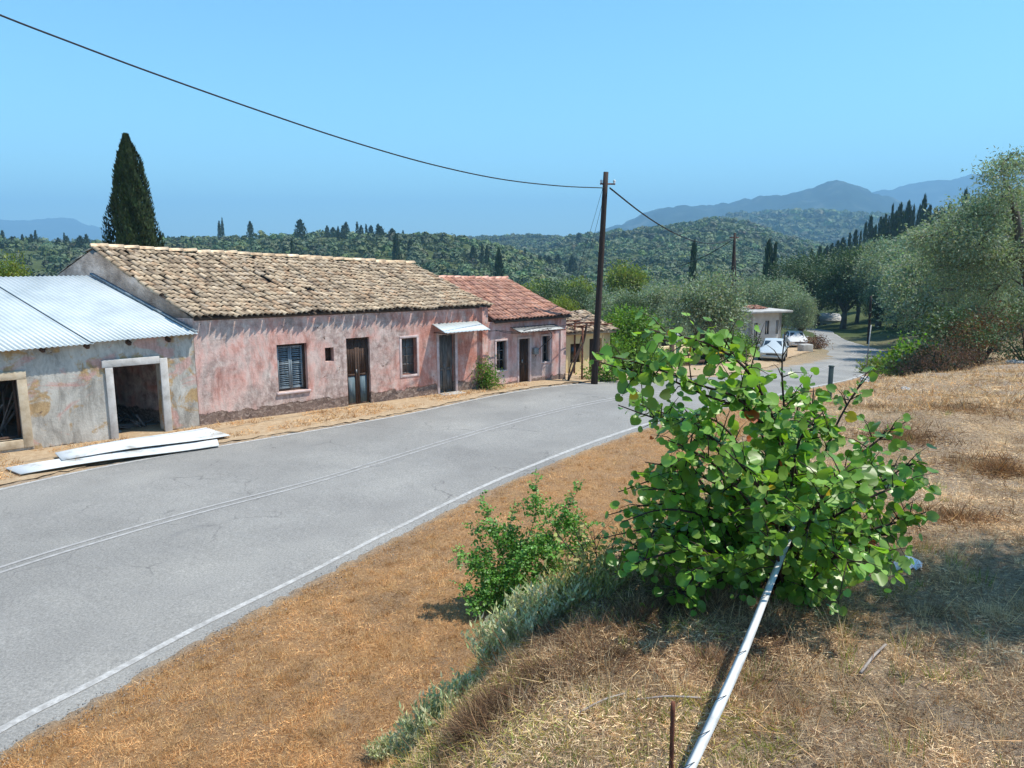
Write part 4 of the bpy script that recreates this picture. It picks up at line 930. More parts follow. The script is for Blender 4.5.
SPEC = [  # kind, u, depth, v of the top, widening, label
    ('A', 702, 46, 277, 1.05, 'large round olive tree behind the low yellow wall, under the leaning pole'),
    ('B', 782, 76, 283, 1.0, 'broad olive tree just behind the flat-roofed house, right side'),
    ('A', 757, 80, 280, .9, 'olive tree behind the flat-roofed house, left side'),
    ('A', 803, 70, 296, .8, 'olive tree overhanging the parking place right of the flat-roofed house'),
    ('B', 640, 62, 289, 1.0, 'silvery olive tree directly behind the bright round bush'),
    ('B', 612, 66, 296, .9, 'silvery olive tree just right of the tall pole'),
    ('A', 668, 72, 287, .9, 'silvery olive tree between the bright bush and the large olive'),
    ('C', 585, 72, 291, .9, 'dark evergreen tree just left of the tall pole'),
    ('C', 560, 84, 286, 1., 'dark evergreen tree above the red roof of the rose house'),
    ('Y', 627, 105, 262, .9, 'upright yellow-green tree standing out above the olives right of the pole'),
    ('Y', 535, 100, 281, 1., 'pale green tree above the right end of the red roof'),
    ('Y', 575, 120, 278, 1., 'light green tree in the valley left of the pole'),
    ('Y', 8, 34, 257, .5, 'yellow-green tree showing over the tin roof at the left edge'),
    ('C', 800, 120, 262, 1., 'dark round evergreen left of where the road vanishes'),
    ('C', 822, 128, 257, 1.1, 'dark evergreen directly above the white cottage'),
    ('C', 848, 112, 252, 1.1, 'dark evergreen crown right of the white cottage'),
    ('Y', 862, 120, 248, .7, 'yellow-green tree at the top of the dark trees above the road end'),
    ('C', 880, 101, 290, .85, 'leafy tree at the right edge of the road end'),
    ('C', 914, 90, 274, .95, 'dark shaded tree behind the roadside pole on the right'),
    ('A', 899, 99, 266, 1., 'olive tree on the slope above the road end'),
    ('A', 925, 80, 262, 1., 'olive tree on the right slope above the thin signpost'),
    ('C', 934, 62, 282, .8, 'dark tree low on the right bank behind the brambles'),
    ('B', 937, 68, 250, 1., 'wide olive tree halfway up the right-hand slope'),
    ('A', 884, 105, 253, 1., 'olive tree high on the slope left of the wide one'),
    ('B', 938, 52, 262, .9, 'silvery olive tree behind the brambles at the right'),
    ('B', 903, 118, 243, 1., 'olive tree near the crest below the ridge cypresses'),
    ('A', 925, 100, 238, 1., 'olive tree on the crest of the right-hand slope'),
    ('B', 945, 84, 234, 1., 'olive tree on the crest right of the ridge cypresses'),
    ('A', 962, 60, 232, .9, 'olive tree on the upper slope behind the near olive'),
    ('B', 985, 48, 232, .9, 'olive tree in the gap left of the near olive trunk'),
    ('A', 1010, 56, 205, .9, 'olive tree high behind the near olive at the right edge'),
    ('A', 975, 90, 212, 1., 'olive tree topping the right-hand skyline'),
    ('B', 1040, 70, 185, 1., 'olive tree on the skyline at the extreme right'),
    ('A', 990, 34, 288, .7, 'small olive behind the reddish bush on the right'),
]
for k_, u, Y, vt, wd, lab in SPEC: put_px(inst(SRC[k_], lab), u, Y, vt, H[k_], wd)
# the rest of the near valley and slopes: each tree its own object
rg = np.random.default_rng(77); cnt = 0; placed = [(SP_[1], SP_[2]) for SP_ in SPEC]; pts_ = []
while cnt < 250:
    th = rg.uniform(-44, 44); r = math.sqrt(rg.uniform(42 ** 2, 178 ** 2)); x, y = math.sin(R(th)) * r, math.cos(R(th)) * r
    if near_road(np.array([x]), np.array([y]), 4.5)[0] or near_road(np.array([x - 4.5]), np.array([y]), 4.5)[0]: continue
    if x < 25 and y < 48 - .0 * x and -20 < x: continue
    if abs(x - 21) < 7 and 50 < y < 74: continue
    dR = poly_dist(RR, [x], [y])[0][0]
    if (dR > 0 and y < 62) or (0 < dR < 9.5): continue
    if math.hypot(x - wx, y - wy) < 9 or (abs(x / y - wx / wy) < .03 and 100 < y < 131): continue
    if any((x - a) ** 2 + (y - b_) ** 2 < (3.6 + r * .012) ** 2 for a, b_ in pts_): cnt += .02; continue
    pts_.append((x, y)); k_ = rg.choice(['A', 'B', 'C', 'A', 'B', 'Y'], p=[.22, .2, .3, .1, .1, .08])
    nm = {'A': 'silvery olive tree among the many in the valley wood', 'B': 'silvery olive tree among the many in the valley wood', 'C': 'dark evergreen tree among the many in the valley wood', 'Y': 'light green tree among the many in the valley wood'}[k_]
    gp = {'A': 'olive trees in the near valley', 'B': 'olive trees in the near valley', 'C': 'dark evergreens in the near valley', 'Y': 'light green trees in the near valley'}[k_]
    s = rg.uniform(.55, .85) * (1.0 if dR > 0 else 1.05); put(inst(SRC[k_], nm, 'tree', gp), x, y, s); cnt += 1

# cypresses
def cypress_mesh(name, n, size, h, wd, seed, splay=.18):
    rg = np.random.default_rng(seed); t = rg.random(n) ** .85; prof = np.interp(t, [0, .06, .25, .5, .75, .92, 1], [.5, .8, 1, .86, .58, .28, .03])
    a = rg.uniform(0, 2 * PI, n); lob = 1 + .16 * np.sin(a * 5 + t * 9 + seed) + .12 * np.sin(a * 3 - t * 14) + .10 * np.sin(a * 9 + t * 31)
    rr = wd / 2 * prof * lob * np.where(rg.random(n) < .8, rg.uniform(.85, 1.06, n), rg.uniform(.3, .85, n))
    P = np.stack([np.cos(a) * rr, np.sin(a) * rr, .1 + t * h], 1)
    D = np.stack([np.cos(a) * splay, np.sin(a) * splay, np.ones(n)], 1) + rnd_unit(n, rg) * .35
    N = np.stack([np.cos(a), np.sin(a), np.full(n, .2)], 1) + rnd_unit(n, rg) * .5
    L = size * rg.uniform(.6, 1.4, n); V, F, q = leaves(P, D, N, L, L * .45)
    return mesh_np(name, V, F, M['cypress'], col=tints(n, q, rg, .7, 1.3))
cx, cy_ = Py(131, 200, 38)[0], 38.0; cg = gz(cx, cy_); ct = Py(131, 139, 38)[2]
e = empty('cypress_tree', (cx, cy_, cg), 0, 'tall full dark cypress rising behind the left end of the tiled roof', 'tree')
link(bpy.data.objects.new('crown', cypress_mesh('crown', 42000, .17, ct - cg, 2.75, 4, .3)), e); m_ = MB(); m_.tube([(0, 0, -.5), (0, 0, 3), (0, 0, ct - cg - 1)], [.2, .15, .03], 8); m_.build('trunk', M['bark'], e)
cm = [cypress_mesh('cypress_tree', 500, 1.0, 11, 2.6, 31, .1), cypress_mesh('cypress_tree', 420, 1.0, 12, 2.1, 32, .1), cypress_mesh('cypress_tree', 520, 1.1, 10, 3.6, 33, .2)]
def cyp(u, vt, vb, Y, k, label, group=None, wd=None):
    t = Py(u, vt, Y); b_ = Py(u, vb, Y); g = gz(t[0], Y); hh = [11, 12, 10][k]; s = (t[2] - min(g, b_[2])) / hh
    o = link(bpy.data.objects.new('cypress_tree', cm[k])); o.location = (t[0], Y, min(g, b_[2])); o.scale = ((wd or s) * random.uniform(.85, 1.15),) * 2 + (s,); o.rotation_euler = (0, 0, random.uniform(0, 6))
    return tag(o, label, 'tree', group)
cyp(694, 247, 282, 140, 0, 'dark cypress in the valley left of the leaning pole', wd=.75)
cyp(769, 246, 280, 140, 0, 'taller of the two dark cypresses behind the flat-roofed house', wd=.95)
cyp(775, 249, 280, 140, 1, 'shorter of the two dark cypresses behind the flat-roofed house', wd=.8)
cyp(499, 254, 282, 210, 2, 'dark conifer just above the red roof of the rose house', wd=.8)
rgc = random.Random(5)
CY = (
    [(u, v, 400, 'slim dark cypress on the skyline at the far left', 'cypresses on the far left skyline') for u, v in ((2, 231), (12, 236), (15, 238), (22, 236), (26, 238), (31, 234), (35, 233), (38, 238), (41, 239), (58, 237), (64, 234), (67, 237), (80, 236), (86, 235), (4, 243), (48, 246), (73, 246))] +
    [(u, v, 460, 'slim cypress standing above the left hill crest', 'cypresses along the left hill crest') for u, v in ((163, 234), (168, 236), (219, 221), (222, 219), (250, 221), (300, 221), (327, 226), (333, 227), (338, 228), (346, 222), (343, 226), (357, 223), (361, 225), (366, 226), (371, 225), (378, 224), (380, 227), (392, 229), (403, 232), (417, 232), (425, 233))] +
    [(u, v, 300, 'dark cypress on the face of the left hill', 'cypresses on the left hill face') for u, v in ((284, 248), (292, 242), (297, 251), (302, 252), (456, 262), (464, 265), (484, 263), (473, 247), (482, 244), (487, 246), (410, 240), (396, 238))] +
    [(u, v, 420, 'dark cypress in the hollow between the hills', 'cypresses in the hollow between the hills') for u, v in ((520, 252), (525, 250), (531, 254), (540, 256), (545, 255), (549, 257), (558, 254), (520, 263), (513, 258), (566, 262), (572, 258))] +
    [(u, v, 750, 'small cypress dotted on the hazy middle hill', 'cypresses on the middle hill') for u, v in ((579, 232), (582, 240), (588, 246), (609, 244), (628, 235), (651, 237), (640, 252), (662, 255), (600, 255), (680, 256), (667, 262), (704, 240), (738, 260), (742, 262), (755, 258), (690, 240))] +
    [(u, v, 240, 'dark cypress in the row climbing the right-hand ridge', 'cypresses climbing the right-hand ridge') for u, v in ((812, 249), (820, 247), (827, 245), (832, 240), (838, 242), (843, 236), (850, 234), (856, 230), (861, 232), (866, 226), (871, 222), (876, 223), (881, 217), (886, 213), (889, 218), (893, 210), (897, 212), (901, 209), (905, 214), (909, 207), (914, 206), (920, 210), (925, 201), (930, 207), (936, 213), (942, 208), (950, 204), (966, 193), (884, 222), (899, 219), (912, 216), (874, 230), (918, 219))])
ORD = 'first second third fourth fifth sixth seventh eighth ninth tenth eleventh twelfth thirteenth fourteenth fifteenth sixteenth seventeenth eighteenth nineteenth twentieth'.split()
ORD += ['twenty-' + o for o in ORD[:9]] + ['thirtieth'] + ['thirty-' + o for o in ORD[:9]]
for (u, vt, Y, lab, grp) in CY:
    row = sorted(q[0] + q[1] * 1e-4 for q in CY if q[4] == grp); i_ = row.index(u + vt * 1e-4)
    lab = lab + ', ' + ORD[i_] + ' from the left of them'
    cyp(u, vt + (rgc.uniform(-4, 7) if Y == 240 else rgc.uniform(-1, 2)), vt + 14, Y * rgc.uniform(.9, 1.15), rgc.choice((0, 1, 2, 2)), lab, grp, wd={400: .9, 460: 1.0, 300: .75, 420: 1.0, 750: 1.5, 240: .6}[Y] * rgc.uniform(.6, 1.5))

# near olive tree on the right with its open crown, trunk in view
def near_olive(name, base, trunk_pts, lobes, n, size, seed, label, mat='olive'):
    e = empty(name, base, 0, label, 'tree'); rg = np.random.default_rng(seed); b_ = np.array(base)
    m_ = MB(); tp = [np.array(p) - b_ for p in trunk_pts]; tp[0] = tp[0] - (0, 0, .5); m_.tube(dens(np.array(tp), 5), list(np.linspace(.2, .07, (len(tp) - 1) * 5 + 1)), 9)
    LB_ = [(np.array(c) - b_, r_) for c, r_ in lobes]
    nodes = list(tp[1:])
    for c, r_ in sorted(LB_, key=lambda q: min(np.linalg.norm(p - q[0]) for p in tp)):
        j = int(np.argmin([np.linalg.norm(p - c) + .5 * max(0, p[2] - c[2]) for p in nodes])); a = nodes[j]; mm = a + (c - a) * .5 + rg.normal(0, .10, 3) + (0, 0, .12)
        m_.tube([a, mm, c], [.035, .024, .012], 6); nodes.append(c)
        for q in range(4): d_ = rnd_unit(1, rg)[0] * np.array(r_) * .9; m_.tube([mm + (c - mm) * .5, c + d_ * .5, c + d_], [.025, .015, .006], 5)
    m_.build('trunk', M['bark'], e, smooth=True)
    link(bpy.data.objects.new('crown', cloud_mesh('crown', LB_, n, size, M[mat], seed, .55, .15, .35)), e)
    return e
Yn = 25.0
bs = Py(1040, 318, Yn); bs = (bs[0], Yn, gz(bs[0], Yn))
lob = []
for u, v, ru, dy in ((1000, 172, 18, 0), (1018, 165, 16, .6), (1004, 196, 20, -.4), (985, 215, 26, .3), (960, 222, 20, .5), (975, 240, 28, -.3), (945, 240, 22, .8), (925, 236, 14, 1.0), (1010, 235, 22, .6), (1000, 262, 26, 0), (965, 268, 26, .4), (940, 262, 22, 1.), (1030, 205, 22, .8), (1035, 245, 28, 0), (1070, 240, 35, 0), (950, 290, 20, .9), (990, 290, 22, .8), (1012, 158, 11, .2)):
    r_ = ru / 760 * Yn; lob.append((Py(u, v, Yn + dy * 1.6), (r_, r_ * 1.1, r_ * .75)))
near_olive('olive_tree', bs, [bs, Py(1030, 290, Yn), Py(1021, 255, Yn), Py(1018, 225, Yn), Py(1012, 200, Yn), Py(1004, 180, Yn)], lob, 30000, .105, 200, 'large airy olive tree with a visible trunk at the right edge')
# olive just outside the frame: its shade falls on the ground at the lower right
ob = (4.35, 3.9, gz(4.35, 3.9)); lob = []
rg = np.random.default_rng(6)
for k in range(11):
    a = rg.uniform(0, 6.28); q = rg.uniform(.15, .85); lob.append(((4.25 + math.cos(a) * q * .95, 3.45 + math.sin(a) * q * .7, ob[2] + rg.uniform(3.3, 4.1)), (.45, .45, .35)))
near_olive('olive_tree', ob, [ob, (4.4, 3.8, ob[2] + 1.2), (4.3, 3.6, ob[2] + 2.4), (4.25, 3.5, ob[2] + 3.4)], lob, 9000, .07, 206, 'young olive tree on the plateau just right of the view')

# ------------------------------------------------------------ shrubs in the middle distance
def shrub(name, u, vbase, Y, w_, h_, n, size, mat, seed, label, nl=9, cat='shrub', rr=(.35, .5), depth=None, aspect=.55, x=None):
    if Y is None: g_ = G(u, vbase); x0, y0, z0 = g_
    else: x0, y0 = Py(u, vbase, Y)[0], Y; z0 = gz(x0, y0)
    rg = np.random.default_rng(seed); lb = crown_lobes(w_, h_, -.05 * h_, nl, rg, rr)
    e = empty(name, (x0, y0, z0), 0, label, cat)
    m_ = MB()
    for c, r_ in lb: c = np.array(c); m_.tube([(0, 0, -.1), c * np.array([.5, .5, .55]), c], [.03 * h_ / 2, .018 * h_ / 2, .006], 5)
    m_.build('stems', M['darkbark'], e); link(bpy.data.objects.new('foliage', cloud_mesh('foliage', lb, n, size, M[mat], seed, .6, 0, aspect)), e)
    return e
shrub('citrus_bush', 631, 378, 33, 3.7, 2.75, 9000, .13, 'bright', 301, 'bright green round bush behind the tall pole', 14)
shrub('hedge_bush', 728, 360, 50, 3.2, 1.9, 4000, .16, 'bright', 302, 'green bush in front of the flat-roofed house')
shrub('hedge_bush', 700, 360, 47, 3.0, 1.3, 3500, .16, 'olive_dark', 303, 'low dark bush at the foot of the large olive')
shrub('hedge_bush', 745, 350, 55, 2.6, 1.8, 3000, .16, 'olive_dark', 304, 'dark bush against the corner of the flat-roofed house')
shrub('roadside_bush', 655, 372, 36, 2.6, 1.0, 2500, .13, 'bright', 305, 'low green bush right of the round citrus bush')
shrub('wall_creeper', 0, 0, 0.1, .1, .1, 4, .01, 'bright', 306, 'x') if False else None
cp_ = W(9.15, -.28, 0)
e = empty('wall_plant', cp_, 0, 'green weed growing up the pink wall beside the rose house', 'plant')
link(bpy.data.objects.new('foliage', cloud_mesh('foliage', [((.05, 0, .18), (.34, .26, .24)), ((-.1, 0, .55), (.24, .18, .26)), ((-.2, .08, .85), (.16, .12, .18))], 1600, .07, M['bright'], 307)), e)
m_ = MB(); m_.tube([(0, 0, -.1), (-.05, 0, .4), (-.2, .05, .9)], [.02, .015, .006], 5); m_.build('stems', M['darkbark'], e)
e = empty('vine_bush', W(13.9, -.35, -.1), 0, 'leafy grape vine hanging on the rusty pergola beside the pole', 'plant')
link(bpy.data.objects.new('foliage', cloud_mesh('foliage', [((.75, .2, 1.0), (.3, .3, .35)), ((.85, .2, .5), (.3, .3, .35)), ((.5, .1, .15), (.35, .3, .22)), ((-.1, 0, .1), (.3, .3, .2))], 1800, .10, M['bright'], 308)), e)
m_ = MB(); m_.tube([(0, 0, -.2), (.05, 0, .8), (.3, .2, 1.6)], [.025, .018, .008], 5); m_.build('stems', M['darkbark'], e)
shrub('fig_bush', 918, 348, 29, 2.2, 1.6, 3200, .14, 'bright', 310, 'leafy green fig shrub at the top of the right bank', 10, aspect=.8)
shrub('fig_bush', 935, 345, 27, 2.2, 1.6, 2400, .13, 'olive_dark', 311, 'smaller green fig shrub beside the reddish bush', 8, aspect=.8)
shrub('rust_bush', 985, 335, 24, 2.8, 1.9, 3400, .07, 'rusty', 312, 'reddish brown dry bush under the large olive', 12)
shrub('rust_bush', 1030, 338, 22, 3.0, 2.0, 4200, .07, 'olive_dark', 313, 'dark green bush at the far right edge under the olive trunk', 12)
shrub('bramble_thicket', 905, 356, 25, 3.2, 1.0, 5000, .06, 'bramble', 314, 'low dry bramble thicket sloping down to the road', 12, aspect=.3)
shrub('bramble_thicket', 950, 350, 23, 3.4, .9, 5000, .06, 'bramble', 315, 'dry bramble thicket behind the grey dead branches', 12, aspect=.3)
shrub('roadside_bush', 886, 352, 42, 2.2, .6, 2500, .12, 'yelgreen', 316, 'yellow-green bush at the foot of the right bank by the road')
shrub('roadside_bush', 903, 348, 36, 2.0, 1.0, 2500, .12, 'bright', 317, 'green bush on the right bank below the brambles')
shrub('roadside_bush', 815, 350, 66, 2.2, 1.0, 1500, .14, 'bramble', 318, 'brownish scrub left of the road beside the concrete block')
shrub('laurel_shrub', 952, 310, 33, 4, 3.0, 5000, .14, 'olive_dark', 319, 'dark shrub between the fig and the olives', 12)
shrub('grass_tussock', 925, 372, None, .55, .35, 700, .07, 'olive_dark', 320, 'small dark green tussock on the dry plateau', 6, 'plant', aspect=.2)
# dead branches
def branches(u, v, n, spread, L, seed, label):
    x, y, z = G(u, v); rg = np.random.default_rng(seed); m_ = MB()
    for k in range(n):
        p = np.array([rg.normal(0, spread), rg.normal(0, spread * .5), rg.uniform(.02, .35)]); d = rnd_unit(1, rg)[0] * np.array([1, .6, .35]); l = L * rg.uniform(.4, 1)
        q = p + d * l; r_ = rg.uniform(.006, .02); mid = (p + q) / 2 + rg.normal(0, .06, 3); m_.tube([p, mid, q], [r_, r_ * .8, r_ * .3], 5)
        for j in range(3): t = mid + (q - mid) * rg.random(); m_.tube([t, t + rnd_unit(1, rg)[0] * l * .3], [r_ * .5, r_ * .2], 4)
    o = m_.build('dead_branches', M['deadwood']); o.location = (x, y, z); return tag(o, label, 'branches')
branches(950, 345, 140, 1.3, 1.6, 1, 'grey pile of dead branches at the edge of the brambles')
branches(1005, 343, 60, 1.0, 1.2, 2, 'smaller grey heap of dead branches near the right edge')

# ------------------------------------------------------------ small built things by the far road
e = empty('low_wall', (*Py(655, 362, 42)[:2], gz(*Py(655, 362, 42)[:2])), R(28), 'low yellowish wall with brown wooden posts beneath the large olive', 'wall')
m_ = MB(); m_.box(0, 2.6, 0, .2, -.6, .95); m_.build('panel', M['yellow_wall'], e, bevel=.02)
for x in (-.25, 1.0): m_ = MB(); m_.box(x - .1, x + .1, -.3, -.1, -.6, 1.15); m_.build('post', M['wood_brown'], e)
m_ = MB(); m_.box(-.8, 3.4, -.27, -.17, .35, .5); m_.box(-.8, 3.4, -.27, -.17, -.1, .05); m_.build('rail', M['wood_brown'], e)
e = empty('road_sign', (*Py(676, 366, 38)[:2], gz(*Py(676, 366, 38)[:2])), R(200), 'small dark-backed road sign on a post seen from behind near the olive', 'sign')
m_ = MB(); m_.tube([(0, 0, -.3), (0, 0, 1.9)], .03, 8); m_.build('post', M['steel'], e); m_ = MB(); m_.lathe((0, -.04, 1.55), (0, 1, 0), [(0, .26), (.02, .26)], 24); m_.build('plate', M['steel'], e)
x, y = Py(805, 352, 62)[:2]; e = MB(); e.box(-.48, .48, -.4, .4, -.3, .62); e = e.build('concrete_block', M['concrete'], bevel=.05); e.location = (x, y, gz(x, y)); e.rotation_euler = (0, 0, R(15)); tag(e, 'grey concrete block standing beside the parked cars', 'block')

def make_car(name, loc, rz, paint, label, wagon=False):
    e = empty(name, loc, rz, label, 'car')
    # longitudinal sections: x forward; (x, half width, z bottom, z shoulder, roof half width, z roof)
    S = [(-2.1, .62, .45, .80, .55, .82), (-2.02, .78, .28, .90, .60, .93), (-1.5, .84, .24, .94, .62, .98), (-1.25, .85, .24, .94, .60, 1.02), (-.75, .86, .24, .92, .56, 1.38), (-.1, .86, .24, .91, .58, 1.43), (.45, .86, .24, .90, .56, 1.36), (1.05, .85, .24, .88, .60, .95), (1.3, .85, .24, .86, .62, .89), (1.85, .80, .26, .76, .60, .80), (2.08, .66, .36, .62, .50, .66)]
    m_ = MB(); vs = []
    for x, hw, zb_, zs, rw, zr in S: vs += [(x, -hw * .94, zb_), (x, -hw, (zb_ + zs) / 2), (x, -hw * .97, zs), (x, -rw, zr), (x, 0, zr + .025), (x, rw, zr), (x, hw * .97, zs), (x, hw, (zb_ + zs) / 2), (x, hw * .94, zb_)]
    n = 9; fs = [(i * n + k, i * n + k + 1, (i + 1) * n + k + 1, (i + 1) * n + k) for i in range(len(S) - 1) for k in range(n - 1)] + [(i * n, (i + 1) * n, (i + 1) * n + n - 1, i * n + n - 1) for i in range(len(S) - 1)] + [tuple(range(n)), tuple((len(S) - 1) * n + n - 1 - k for k in range(n))]
    m_.add(vs, fs); m_.build('body', M[paint], e, smooth=False, bevel=.02)
    def pane(nm, P4, off):
        q = MB(); c = np.array(P4, float); N_ = np.cross(c[1] - c[0], c[3] - c[0]); N_ /= np.linalg.norm(N_)
        if np.dot(N_, off) < 0: N_ = -N_
        a = c + N_ * .012; q.add(np.vstack([a, c - N_ * .01]), [(0, 1, 2, 3), (7, 6, 5, 4), (0, 4, 5, 1), (1, 5, 6, 2), (2, 6, 7, 3), (3, 7, 4, 0)]); q.build(nm, M['glass'], e)
    pane('windshield', [(1.0, -.60, .975), (1.0, .60, .975), (.5, .53, 1.33), (.5, -.53, 1.33)], (1, 0, 1))
    pane('rear_window', [(-1.2, -.57, 1.045), (-1.2, .57, 1.045), (-.8, .52, 1.33), (-.8, -.52, 1.33)], (-1, 0, 1))
    for s in (-1, 1):
        pane('side_window', [(.05, s * .80, .95), (.88, s * .78, .95), (.42, s * .60, 1.30), (.0, s * .615, 1.36)], (0, s, 0)); pane('side_window', [(-1.0, s * .79, .97), (-.05, s * .80, .95), (-.08, s * .62, 1.36), (-.7, s * .60, 1.32)], (0, s, 0))
        q = MB(); q.box(1.78, 2.03, s * .64 - .14, s * .64 + .14, .56, .72); q.build('headlight', M['lamp_glass'], e, bevel=.02)
        q = MB(); q.box(.72, .84, s * .93 - .09, s * .93 + .09, .93, 1.06); q.build('mirror', M[paint], e, bevel=.02)
        for wx_ in (-1.28, 1.30):
            q = MB(); q.lathe((wx_, s * .70, .30), (0, s, 0), [(0, .26), (.02, .30), (.16, .30), (.185, .27)], 20); t_ = q.build('wheel', M['tyre'], e, smooth=False); q = MB(); q.lathe((wx_, s * .70 + s * .18, .30), (0, s, 0), [(0, .19), (.012, .17), (.015, .05)], 16); q.build('rim', M['rim'], t_)
    q = MB(); q.box(2.0, 2.12, -.6, .6, .34, .5); q.build('bumper', M[paint], e, bevel=.03); q = MB(); q.box(1.98, 2.10, -.35, .35, .54, .62); q.build('grille', M['tyre'], e)
    return e
Yc = 52.5; xc = Py(773, 356, Yc)[0]; make_car('parked_car', (xc, Yc, gz(xc, Yc) + .06), R(-112), 'carpaint', 'silver-white saloon car parked facing down the road, nearest the flat-roofed house')
cz = Py(776, 361, Yc)[2]
x2, y2 = Py(794, 352, 69)[:2]; make_car('parked_car', (x2, y2, gz(x2, y2) + .02), R(-100), 'carwhite', 'white car half hidden behind the silver saloon')
# pad of sand under the cars so they stand on the ground
pd = [Py(u, v, Y)[:2] for u, v, Y in ((735, 360, 50), (800, 360, 51), (815, 352, 62), (820, 345, 74), (770, 345, 70), (735, 350, 58))]
def pad():
    n = 30; vs = []; F_ = []
    P = np.array([(15.5, 49.5), (18.3, 49.8), (20.9, 54.7), (25.4, 62.4), (27.5, 70), (20, 70), (16.5, 60)])
    c = P.mean(0); m_ = MB()
    top = [(p[0], p[1], (cz if p[1] < 60 else gz(p[0], p[1]) + .06)) for p in P]
    return P
M_pad = sheet_on_ground('lay_by', M['verge'], [(14.5, 50), (17.9, 49.6), (20.6, 55), (25.3, 62.4), (28.8, 72), (24, 74), (18, 66), (15, 58)], .05, .5)

# posts on the near side
x, y, z = G(829, 400); tp = Py(829.5, 367, y)
e = empty('fence_post', (x, y, z), 0, 'short grey-green metal post behind the big shrub', 'post'); m_ = MB(); m_.box(-.028, .028, -.02, .02, -.3, tp[2] - z); m_.build('shaft', M['post_green'], e, bevel=.006)
m_ = MB(); m_.box(-.031, .031, -.024, .024, tp[2] - z + .001, tp[2] - z + .02); m_.build('cap', M['post_green'], e)
x, y, z = G(866, 362); y = min(y, 34); x = Py(866, 362, y)[0]; z = gz(x, y); tp = np.array(Py(871, 325, y)) - np.array((x, y, z))
e = empty('marker_post', (x, y, z), 0, 'thin leaning grey marker post at the roadside on the right', 'post'); m_ = MB(); m_.tube([(0, 0, -.3), tuple(tp * .5), tuple(tp)], .028, 8); m_.build('shaft', M['steel'], e)
# rusty rod and stick in the foreground
x, y, z = G(671, 790); tp = np.array(Py(673, 702, y)) - np.array((x, y, z))
m_ = MB(); pts = [np.array([0, 0, -.1]) + (tp + (0, 0, .1)) * k / 12 for k in range(13)]; m_.tube(pts, [.0065 + .0012 * (k % 2) for k in range(13)], 8); o = m_.build('rusty_rod', M['rust']); o.location = (x, y, z); tag(o, 'thin rusty iron rod standing upright in the near grass', 'rod')

# the white strip
m_ = MB(); ctl = [(676, 800, 1.92), (690, 768, 2.02), (715, 715, 2.22), (742, 655, 2.52), (768, 590, 3.0), (793, 527, 3.5), (797, 505, 3.7)]
P = dens(np.array([Py(*c) for c in ctl]), 8); n = len(P); vs = []
for i, p in enumerate(P):
    t = i / n; d = P[min(i + 1, n - 1)] - P[max(i - 1, 0)]; d /= np.linalg.norm(d); x_ = np.cross(d, (0, 0, 1)); x_ /= np.linalg.norm(x_); tw = .1 + .12 * math.sin(i * .23)
    y_ = np.cross(x_, d); wv = x_ * math.cos(tw) + y_ * math.sin(tw); hw = .019 * (1 - .25 * t)
    nn = np.cross(wv, d); vs += [p - wv * hw, p - wv * hw * .2 + nn * .0022, p + wv * hw, p + wv * hw * .2 - nn * .0015]
m_.add(vs, [(4 * i + k, 4 * i + (k + 1) % 4, 4 * i + 4 + (k + 1) % 4, 4 * i + 4 + k) for i in range(n - 1) for k in range(4)])
e = empty('plastic_strip', tuple(P[10]), 0, 'long white plastic strip running up from the foreground into the big shrub', 'strip')
o = m_.build('strip', M['tape'], e); o.location = tuple(-P[10])
m_ = MB(); rg = np.random.default_rng(4)
for i in (8, 13, 18, 24, 31, 37): p = P[i]; m_.tube([p + (-.025, -.01, .008), p + (0, 0, .012), p + (.02, .02, .006), p + (.024, .03, -.03)], .0016, 4)
o = m_.build('wire_tie', M['black'], e); o.location = tuple(-P[10])

